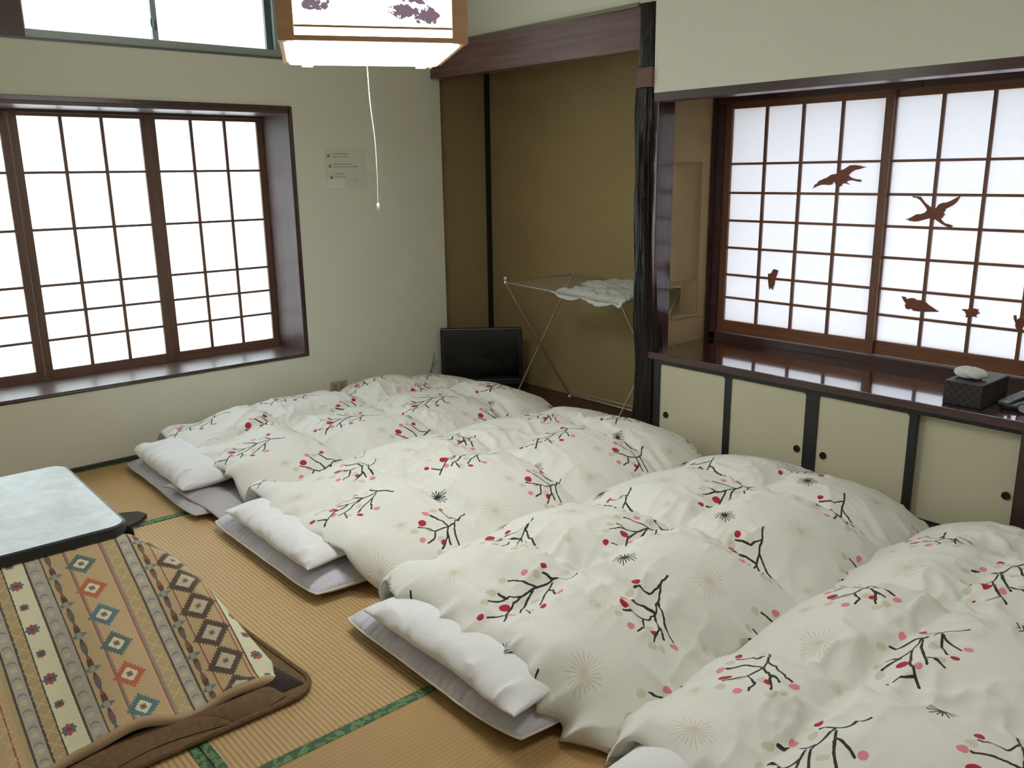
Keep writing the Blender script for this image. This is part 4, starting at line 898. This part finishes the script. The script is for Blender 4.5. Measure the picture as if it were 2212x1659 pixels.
for i in range(3):
    for j in range(6): b.box((-.013+i*.010, -.09+j*.026, .0115), (-.007+i*.010, -.078+j*.026, .0135), .0008)
b.done('button_grid', M['blackplastic'], rc)
ec = thing('spectacles_case', 'black case under the grey remote control', 'case', (3.56, .225, CT))
MB().box((-.045, -.10, 0), (.045, .10, .020), .006).done('case_body', M['blackplastic'], ec)
gl = thing('eyeglasses', 'folded black eyeglasses on the counter at the right edge', 'glasses', (3.645, .10, CT))
b = MB()
for sx in (-.032, .032): b.tube([(sx+.026*math.cos(k*math.pi/8), .0, .022+.019*math.sin(k*math.pi/8)) for k in range(17)], .0024, 6, False)
b.tube([(-.008, 0, .026), (0, .002, .029), (.008, 0, .026)], .0022); b.done('rim', M['blackplastic'], gl, True)
b = MB(); b.tube([(-.058, 0, .028), (-.058, .012, .028), (.02, .020, .020), (.055, .022, .008)], .0022); b.tube([(.058, 0, .028), (.058, .018, .028), (-.02, .028, .020), (-.055, .030, .008)], .0022); b.done('temple_arm', M['blackplastic'], gl, True)
b = MB()
for sx in (-.032, .032): b.prism([(sx+.025*math.cos(k*math.pi/8), .022+.018*math.sin(k*math.pi/8)) for k in range(16)], -.0005, .0005)
b.done('lens', mat('smoky_lens', srgb(150, 154, 160), .08), gl)

# ================================================================== wall notice and socket
nt = thing('wall_notice', 'faded sheet with three small warning triangles taped to the left wall', 'notice', (.001, -.72, 1.5))
MB().box((0, -.148, -.085), (.0012, .135, .155)).done('clear_sheet', m_wall('faded_film', srgb(209, 208, 194), .03), nt)
ink = mat('faded_grey_ink', srgb(150, 150, 134), .8); inkd = mat('faded_dark_ink', srgb(122, 120, 98), .8)
for k, z in enumerate((.105, .043, -.022)):
    b = MB(); b.prism([(-.137+.007*k, z), (-.113+.007*k, z), (-.125+.007*k, z+.022)], .0013, .0018, 'YZ'); b.done('warning_triangle', inkd, nt)
rr_ = random.Random(4)
for z, a, e in ((.120, -.10, .02), (.104, -.095, .005), (.060, -.098, .03), (.044, -.095, .07), (.002, -.09, -.018), (-.014, -.088, -.015), (-.038, .035, .062)):
    b = MB(); y = a
    while y < e:
        l = rr_.uniform(.006, .016); b.box((.0013, y, z), (.0016, min(y+l, e), z+rr_.uniform(.004, .0065))); y += l+.002
    b.done('illegible_line', ink, nt)
b = MB(); b.box((.0012, -.145, -.078), (.002, -.025, -.028)); b.done('paper_slip', mat('whitish_tape', srgb(222, 220, 212), .6), nt)
sk = thing('wall_socket', 'beige double socket low on the left wall above the first duvet', 'socket', (.001, -.875, .186))
MB().box((0, -.06, -.033), (.007, .06, .036), .002).done('socket_plate', mat('beige_plastic', srgb(172, 158, 126), .5), sk)
b = MB()
for y in (-.028, .022): b.box((.0068, y-.015, -.020), (.0085, y+.015, .022), .001)
b.done('socket_insert', mat('dark_beige_plastic', srgb(150, 138, 112), .5), sk)
for y in (-.028, .022):
    for dz in (-.008, .010):
        for dy in (-.004, .004): MB().box((.0084, y+dy-.0007, dz-.0035), (.0088, y+dy+.0007, dz+.0035)).done('slot', M['blackplastic'], sk)

# ================================================================== pendant lamp
lp = thing('pendant_lamp', 'square wooden pendant lamp with paper panels and a pull cord, lit', 'lamp', (2.07, -1.82, 0)); lp.rotation_euler = (0, 0, math.atan2(.884, .467))
lw = m_wood('pale_lamp_wood', srgb(170, 132, 96), srgb(192, 152, 112), .5, 0); S = .288; ZB, ZT = 1.897, 2.17
MP = bpy.data.materials.new('lit_washi_paper'); MP.use_nodes = True; t = NT(MP); t.n.remove(t.bsdf())
c = t.coord(); s = t.sep(c)
# printed trees: dense blobs of foliage near the right and left of each panel
n1 = t.noise(c, 48, 4, .7)
def blob(cx, cz, rx, rz):
    a = t.math('DIVIDE', t.math('SUBTRACT', s[0], cx), rx); b_ = t.math('DIVIDE', t.math('SUBTRACT', s[2], cz), rz)
    return t.math('SUBTRACT', 1.0, t.math('ADD', t.math('MULTIPLY', a, a), t.math('MULTIPLY', b_, b_)))
fo = t.math('MAXIMUM', t.math('MAXIMUM', blob(.10, 1.992, .060, .022), blob(.165, 1.978, .045, .026)), t.math('MAXIMUM', blob(-.17, 2.004, .05, .018), blob(.13, 2.03, .05, .02)))
fo = t.math('ADD', t.math('MULTIPLY', fo, .42), t.math('MULTIPLY', t.math('SUBTRACT', n1, .5), 1.9)); msk = t.math('GREATER_THAN', fo, .10)
em = t.new('ShaderNodeEmission'); t.put(em.inputs[0], t.mix(msk, (.99, 1, .97), srgb(150, 128, 142))); t.put(em.inputs[1], t.math('SUBTRACT', 7.0, t.math('MULTIPLY', msk, 6.3)))
t.l.new(em.outputs[0], t.n['Material Output'].inputs[0])
ME = m_emit('lit_acrylic_tray', (.98, 1, .97), LAMP)
for sx in (-1, 1):
    for sy in (-1, 1): MB().box((sx*S-sx*.046, sy*S-sy*.046, ZB), (sx*(S+.004), sy*(S+.004), ZT+.01), .003).done('corner_post', lw, lp)
for k in range(4):
    a = k*math.pi/2; rot = Matrix.Rotation(a, 4, 'Z')
    for nm, z0, z1, dep in (('bottom_rail', ZB+.001, ZB+.016, .006), ('middle_rail', ZB+.040, ZB+.047, .0), ('top_rail', ZT-.012, ZT, .004)):
        o = MB().box((-S+.04, -S-dep+.004, z0), (S-.04, -S+.012, z1), .001).done(nm, lw, lp); o.matrix_local = rot
    o = MB().box((-S+.044, -S+.012, ZB+.014), (S-.044, -S+.014, ZT-.010)).done('paper_panel', MP, lp); o.matrix_local = rot
b = MB(); bm = b.bm; prof = [(S-.018, ZB+.004), (S-.020, ZB-.006), (S-.085, ZB-.008), (.0, ZB-.038)]
rings = []
for r_, z in prof[:3]: rings.append([bm.verts.new((x, y, z)) for x, y in rrect(-r_, -r_, r_, r_, .02, 3)])
for j in range(2):
    for k in range(len(rings[0])): q = (k+1) % len(rings[0]); bm.faces.new([rings[j][k], rings[j][q], rings[j+1][q], rings[j+1][k]])
bm.faces.new(rings[2]); b.done('diffuser', ME, lp, True)
for sx in (-1, 1):
    for sy in (-1, 1): MB().box((sx*.205-.02, sy*.205-.02, ZB-.018), (sx*.205+.02, sy*.205+.02, ZB-.011), .003).done('corner_clip', ME, lp)
MB().ball((.245, .255, ZB-.006), .010).done('knob', lw, lp, True)
b = MB(); b.tube(curved([(-.01, -.02, ZB-.01), (-.006, -.02, 1.74), (.004, -.02, 1.62), (.006, -.02, 1.50), (.004, -.02, 1.40)]), .0012, 6); pc = b.done('pull_cord', M['whiteplastic'], lp, True)
MB().tube([(.004, -.02, 1.402), (.004, -.02, 1.398), (.004, -.02, 1.380), (.004, -.02, 1.376)], [.002, .005, .0055, .003], 10).done('cord_bead', M['whiteplastic'], pc, True)
b = MB(); b.tube([(0, 0, ZT-.01), (0, 0, ZC)], .005); b.box((-S, -.012, ZT-.012), (S, .012, ZT)); b.box((-.012, -S, ZT-.012), (.012, S, ZT)); b.done('suspension', lw, lp)
pl = bpy.data.lights.new('pendant_glow', 'AREA'); pl.shape = 'SQUARE'; pl.size = .4; pl.energy = 7; pl.color = (.96, 1, .98)
plo = bpy.data.objects.new('pendant_glow', pl); COL.objects.link(plo); plo.location = (2.07, -1.82, ZB-.05)
